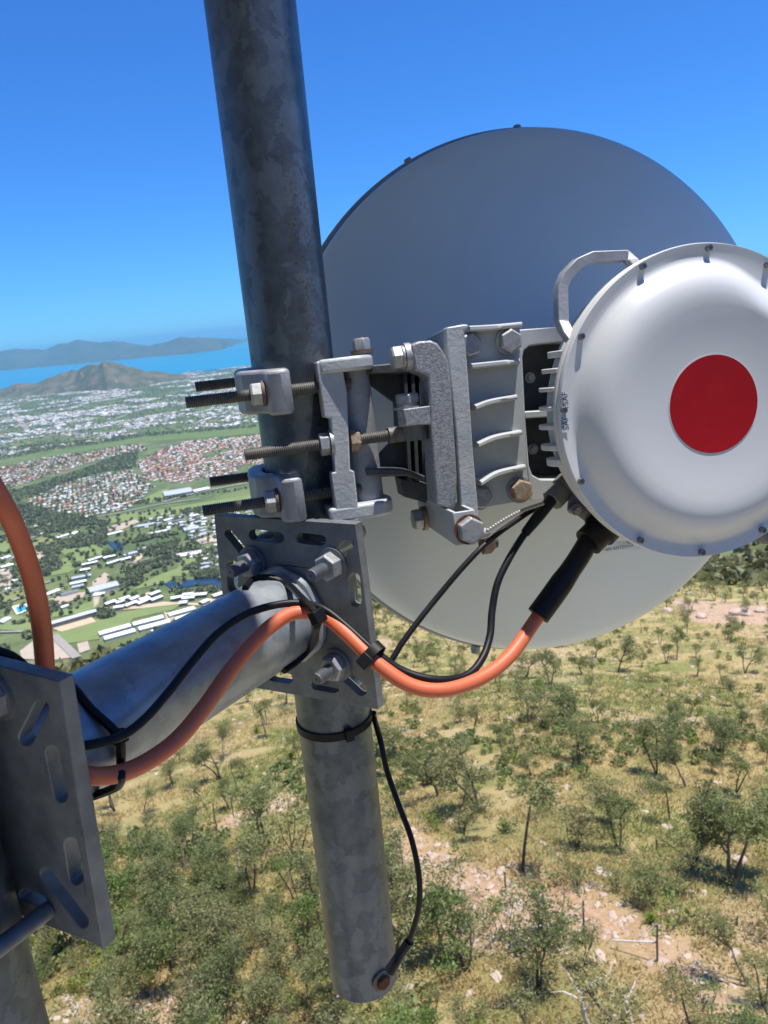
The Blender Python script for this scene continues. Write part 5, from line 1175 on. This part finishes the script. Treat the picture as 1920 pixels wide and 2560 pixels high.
# scrub along the brow and down the wooded flank
n = 9000; a = np.radians(rng.uniform(-36, 34, n)); d = np.sqrt(rng.uniform(190**2, 1000**2, n)); x, y = np.sin(a)*d, np.cos(a)*d; z = terrain(x, y); ok = z > ZP+3
q = np.column_stack([x, y, z])[ok]; blobs('flank_scrub', q, rng.uniform(2.6, 5.2, len(q)), np.full(len(q), 2), 'olive scrub on the flank falling away beyond the brow', 26, .6, tm)
for x_, y_, h_, lb in ((1080, 375, 9, None), (540, 375, 9, None), (480, 430, 8, None), (360, 715, 14, 'round dark tree beside the tiny white hut')):
    g_ = G(*Z5(x_, y_)); t = thing('shade_tree', g_, lb or ('round dark tree alone on the green lawn, %s one' % ('upper' if y_ < 400 else 'lower')) if x_ < 1000 else 'round dark tree below the small pond', 'tree')
    r_ = np.random.default_rng(int(x_)); mb = MB(); mb.cyl(g_, g_+np.array([0, 0, h_*.5]), .5, .3, 8); mb.build('trunk', bark, t)
    cv, cf = leaves(r_, [(np.array([r_.normal(0, h_*.35), r_.normal(0, h_*.35), h_*r_.uniform(.45, .8)]), h_*.22) for _ in range(18)], 7, h_*.16, .8, 0)
    c = bpy.data.objects.new('crown', crown_mesh(cv, cf, tm[0])); COL.objects.link(c); c.parent = t

# ================================================================== SMALL THINGS ON THE SLOPE
# dry grass tufts
n = 60000; a = np.radians(rng.uniform(-34, 34, n)); d = np.sqrt(rng.uniform(17**2, 150**2, n)); d = np.where(rng.random(n) < .5, rng.uniform(18, 80, n), d); x, y = np.sin(a)*d, np.cos(a)*d; z = terrain(x, y)
inD = np.zeros(n, bool)
for pl in dirtW:
    if len(pl) > 2: inD |= inpoly(x, y, pl)
ok = (~inD | (rng.random(n) < .12)) & (wnoise(x, y, 5., 71, 2) > -.2); x, y, z = x[ok], y[ok], z[ok]; n = len(x); nb = 5
B = np.stack([x, y, z], -1)[:, None, :]+rng.normal(0, .16, (n, nb, 3))*np.array([1, 1, 0]); dr = rng.normal(0, .9, (n, nb, 3)); dr[..., 2] = 1; dr /= np.linalg.norm(dr, axis=2)[..., None]
hgt = rng.uniform(.15, .45, (n, nb, 1)); sd = np.cross(dr, rng.normal(size=(n, nb, 3))); sd /= np.linalg.norm(sd, axis=2)[..., None]; w_ = rng.uniform(.02, .05, (n, nb, 1))
V = np.stack([B-sd*w_-np.array([0, 0, .05]), B+sd*w_-np.array([0, 0, .05]), B+dr*hgt], 2).reshape(-1, 3); cs = rng.integers(0, 10, n); ncol = wnoise(x, y, 12., 72, 2); mi = np.where(ncol > .12, 2, np.where(cs < 5, 0, 1))
gm = [mat('straw_grass', (.50, .39, .185), .8, transl=.4), mat('fawn_grass', (.46, .36, .155), .8, transl=.4), mat('greenish_grass', (.28, .29, .09), .8, transl=.4)]
tag(npmesh('grass', V, np.arange(len(V)).reshape(-1, 3), gm, np.repeat(mi, nb), False), 'dry straw-coloured grass tussocks covering the slope', 'grass', kind='stuff')
n = 5200; a = np.radians(rng.uniform(-34, 34, n)); d = np.sqrt(rng.uniform(18**2, 170**2, n)); d = np.where(rng.random(n) < .35, rng.uniform(20, 60, n), d); x, y = np.sin(a)*d, np.cos(a)*d; z = terrain(x, y)
ok = (wnoise(x, y, 18., 73, 3) > -.02) & ((np.hypot(x, y) < 55) | (rng.random(n) < .35))
for pl in dirtW:
    if len(pl) > 2: ok &= ~inpoly(x, y, pl)
q = np.column_stack([x, y, z])[ok]; blobs('undergrowth', q, rng.triangular(.25, .45, 1.0, len(q)), rng.choice(4, len(q), p=[.44, .38, .13, .05]), 'low green and olive undergrowth between the trees', 56, .65, [leafm[k] for k in ('gum', 'pale', 'green', 'lime')], .14)
# stones lying on the bare ground
rock_m = mat('pale_rock', (.50, .405, .33), .9, 0, (.36, .27, .20), 1.2, bump=.6, bscale=3, bdist=.1)
def rock_mesh(seed, n=2):
    r = np.random.default_rng(seed); import bmesh
    bm = bmesh.new(); bmesh.ops.create_icosphere(bm, subdivisions=n, radius=1); pl = r.normal(size=(9, 3)); pl /= np.linalg.norm(pl, axis=1)[:, None]; off = r.uniform(.55, .9, 9)
    for v in bm.verts:
        p = np.array(v.co)
        for k in range(9):
            e = p@pl[k]-off[k]
            if e > 0: p -= pl[k]*e
        v.co = p*np.array([1.2, .9, .65])
    me = bpy.data.meshes.new('rock'); bm.to_mesh(me); bm.free(); me.materials.append(rock_m); return me
RM = [rock_mesh(s) for s in range(5)]
ROCKS = [(1600, 1862, 30, 'long pale pink boulder behind the leaning dark gum'), (1575, 1850, 14, 'smaller pale boulder at the left end of the long one'), (1490, 1512, 12, 'white rock left of the white pair, mid slope at right'), (1512, 1506, 15, 'largest white rock of the mid-slope group'), (1540, 1508, 10, 'right white rock of the mid-slope group'), (1426, 1492, 8, 'lone small white rock below the dish edge'),
         (1440, 1322, 26, 'pale outcrop rock nearest the dish rim'), (1475, 1310, 18, 'pinkish outcrop rock above the open grass'), (1515, 1335, 26, 'wide pale slab in the outcrop'), (1600, 1330, 40, 'broad pink rock slab at the right edge'), (1645, 1322, 28, 'pink slab cut by the right edge'), (1560, 1290, 14, 'small white rock among bushes'), (1490, 1283, 14, 'pale rock beside dead branches'), (828, 1318, 10, 'white rock at the plate edge, left one'), (845, 1312, 12, 'white rock cluster by the plate edge, biggest'), (858, 1322, 9, 'white rock by the plate edge, right one'), (1050, 1887, 12, 'round pale stone on the bare gully')]
for k, (x_, y_, w_, lb) in enumerate(ROCKS):
    q = hithill(x_, y_); s = w_*KD/FPX*(q@CF)*.55; o = bpy.data.objects.new('boulder', RM[k % 5]); COL.objects.link(o); o.location = q+np.array([0, 0, s*.1]); o.scale = (s, s, s); o.rotation_euler = (0, 0, k*1.3); tag(o, lb, 'rock')
VV, FF, n_ = [], [], 0; small = rock_mesh(9, 1); sv = np.array([v.co[:] for v in small.vertices]); sf = [tuple(p.vertices) for p in small.polygons]
for pl in dirtW:
    if len(pl) < 3: continue
    P2 = np.array(pl); lo, hi_ = P2.min(0), P2.max(0); A = np.prod(hi_-lo); c = rng.uniform(lo, hi_, (int(min(A*9, 9000)), 2)); c = c[inpoly(c[:, 0], c[:, 1], pl)]
    zz = terrain(c[:, 0], c[:, 1])
    for (x_, y_), z_ in zip(c, zz):
        s = .05+.22*rng.random()**5; a = rng.uniform(0, 6.28); R3 = np.array([[math.cos(a), -math.sin(a), 0], [math.sin(a), math.cos(a), 0], [0, 0, 1]]); VV.append(sv@R3.T*s+np.array([x_, y_, z_])); FF += [tuple(j+n_ for j in f) for f in sf]; n_ += len(sv)
n = 4200; a = np.radians(rng.uniform(-34, 34, n)); d = np.sqrt(rng.uniform(18**2, 150**2, n)); x, y = np.sin(a)*d, np.cos(a)*d; z = terrain(x, y)
for x_, y_, z_ in zip(x, y, z):
    s = .05+.30*rng.random()**4; a = rng.uniform(0, 6.28); R3 = np.array([[math.cos(a), -math.sin(a), 0], [math.sin(a), math.cos(a), 0], [0, 0, 1]]); VV.append(sv@R3.T*s+np.array([x_, y_, z_])); FF += [tuple(j+n_ for j in f) for f in sf]; n_ += len(sv)
tag(npmesh('gravel', np.concatenate(VV), FF, [rock_m], None, False), 'scattered pale stones on the bare reddish ground', 'stones', kind='stuff')
# grass trees and lime cycads
spike = mat('grass_tree_leaves', (.20, .26, .035), .6, 0, (.14, .2, .03), 3, transl=.3)
r_ = np.random.default_rng(4); V = []
for k in range(90):
    a = r_.uniform(0, 6.28); e = r_.uniform(.15, 1.4); d0 = np.array([math.cos(a)*math.cos(e), math.sin(a)*math.cos(e), math.sin(e)]); s = np.cross(d0, [0, 0, 1.]); s = s/(np.linalg.norm(s)+1e-6)*.02; p = np.array([0, 0, .15]); q = p+d0*.5; t = q+(d0+np.array([0, 0, -.5]))*.35
    V += [p-s, p+s, q+s, q-s, q-s, q+s, t+s*.2, t-s*.2]
gtm = bpy.data.meshes.new('leaf_rosette'); gtm.from_pydata([tuple(v) for v in V], [], [tuple(range(i, i+4)) for i in range(0, len(V), 4)]); gtm.materials.append(spike)
stm = MB(); stm.cyl((0, 0, -.2), (0, 0, .2), .12, .1, 10); stm_me = bpy.data.meshes.new('stem'); stm_me.from_pydata(np.concatenate(stm.v).tolist(), [], stm.f); stm_me.materials.append(bark)
for k, (x_, y_, w_, lb) in enumerate(((1090, 1795, 30, 'spiky green grass tree below the mid slope, right of the mast'), (1405, 1995, 34, 'spiky grass tree on the gully bend'), (1338, 1625, 22, 'yellow-green spiky grass tree mid slope, left of a pair'), (1505, 1632, 20, 'spiky grass tree in the thin stand, upper one'), (1508, 1650, 20, 'spiky grass tree in the thin stand, lower one'), (1575, 1630, 18, 'spiky grass tree near the right edge'), (940, 1642, 26, 'yellow spiky grass tree right of the earth wire'), (905, 1640, 24, 'green spiky grass tree beside the earth wire'), (555, 1585, 22, 'yellow-green grass tree just left of the mast'), (630, 1640, 24, 'tall grass tree hugging the mast side'))):
    q = hithill(x_, y_); s = w_*KD/FPX*(q@CF)/1.1; t = bpy.data.objects.new('grass_tree', None); COL.objects.link(t); t.location = q; t.scale = (s, s, s); t.rotation_euler = (0, 0, k); tag(t, lb, 'plant')
    for nm, me in (('leaf_rosette', gtm), ('stem', stm_me)): o = bpy.data.objects.new(nm, me); COL.objects.link(o); o.parent = t
# fence posts
pm = mat('weathered_post', (.13, .115, .10), .9, 0, (.2, .18, .16), 6)
for k, (x_, y_, h_, lb) in enumerate(((1262, 2025, 95, 'thin dark fence post standing in the stony gully'), (1420, 2078, 98, 'fence post holding the horizontal rail'), (1092, 1917, 40, 'short post in the upper gully'), (1418, 1835, 26, 'short post above the broad dark bush'), (1592, 2000, 26, 'short post in the tawny grass at right'), (1520, 2185, 26, 'short post low on the stony ground'), (470, 1800, 75, 'thin bare post on the slope under the arm'), (310, 1880, 100, 'thin pale post left of the forked gum'), (505, 1765, 60, 'thin post beside the leaning sapling'))):
    q = hithill(x_, y_); h = h_*KD/FPX*(q@CF); m = MB(); m.tube(np.array([q-np.array([0, 0, .3]), q+np.array([0, 0, h*.5]), q+np.array([.02, 0, h])]), np.array([.045, .04, .035]), 8); tag(m.build('fence_post', pm, smooth=60), lb, 'post')
    if k == 1:
        e_ = hithill(1322, 2048)+np.array([0, 0, .35]); t_ = q+np.array([0, 0, h*.52]); m = MB(); m.tube(np.array([t_, e_]), .03, 8); tag(m.build('fence_rail', deadw, smooth=60), 'pale slanting rail leaning on the fence post', 'rail')
# fallen pale branches
for k, (x_, y_, l_, lb) in enumerate(((1130, 2045, 40, 'bleached fallen branch left of the forked gum'), (1700//1, 1950, 30, None), (160, 2190, 30, 'bleached stump with splayed roots at the bottom left'), (1560, 1245, 30, 'grey dead branches beside the outcrop'))):
    if lb is None: continue
    q = hithill(x_, y_); L = l_*KD/FPX*(q@CF); r_ = np.random.default_rng(k+60); m = MB()
    for j in range(5):
        a = r_.uniform(0, 6.28); pts_ = [q, q+np.array([math.cos(a), math.sin(a), .5])*L*.3+r_.normal(0, .05*L, 3), q+np.array([math.cos(a), math.sin(a), .9])*L*.6+r_.normal(0, .1*L, 3)]; m.tube(catmull(pts_, 4), np.linspace(.05, .015, 9), 6)
    tag(m.build('dead_branch', deadw, smooth=60), lb, 'branch')
# fallen sticks
m = MB()
for _ in range(280):
    a = RAD(rng.uniform(-33, 33)); d = rng.uniform(20, 90); x_, y_ = math.sin(a)*d, math.cos(a)*d; z_ = float(terrain(np.array([x_]), np.array([y_]))[0]); b = rng.uniform(0, 6.28); L = rng.uniform(.4, 1.6)
    e_ = np.array([math.cos(b), math.sin(b), rng.uniform(-.35, .1)]); q = np.array([x_, y_, z_+.12]); m.tube(np.array([q-e_*L/2, q+np.array([0, 0, .05]), q+e_*L/2+rng.normal(0, .08, 3)]), np.array([.028, .022, .010]), 5)
tag(m.build('fallen_sticks', pbark, origin=(0, 0, 0), smooth=60), 'grey fallen sticks littering the dry slope', 'sticks', kind='stuff')
# haze
HTOP = max(5, max((max((o.matrix_basis @ v.co)[2] for v in o.data.vertices) for o in bpy.data.objects if o.name.startswith(('island_hills', 'hill')) and o.type == 'MESH')))+15; print('HTOP', HTOP)
m = MB(); m.box(np.array([0, 0, (HTOP-620)/2]), np.array([130000, 0, 0]), np.array([0, 130000, 0]), np.array([0, 0, (HTOP+620)/2])); hz = m.build('haze', bpy.data.materials.new('haze'), origin=(0, 0, 0), smooth=None)
hm = hz.data.materials[0]; hm.use_nodes = True; nt = hm.node_tree; nt.nodes.clear(); ov = nt.nodes.new('ShaderNodeOutputMaterial'); pv = nt.nodes.new('ShaderNodeVolumePrincipled')
pv.inputs['Color'].default_value = (.30, .72, 1, 1); pv.inputs['Density'].default_value = 2.8e-5; pv.inputs['Anisotropy'].default_value = 0.0; nt.links.new(pv.outputs[0], ov.inputs['Volume']); tag(hz, 'pale blue haze filling the air over the plain', 'haze', kind='stuff')
for o in bpy.data.objects:
    if '_org' in o: del o['_org']
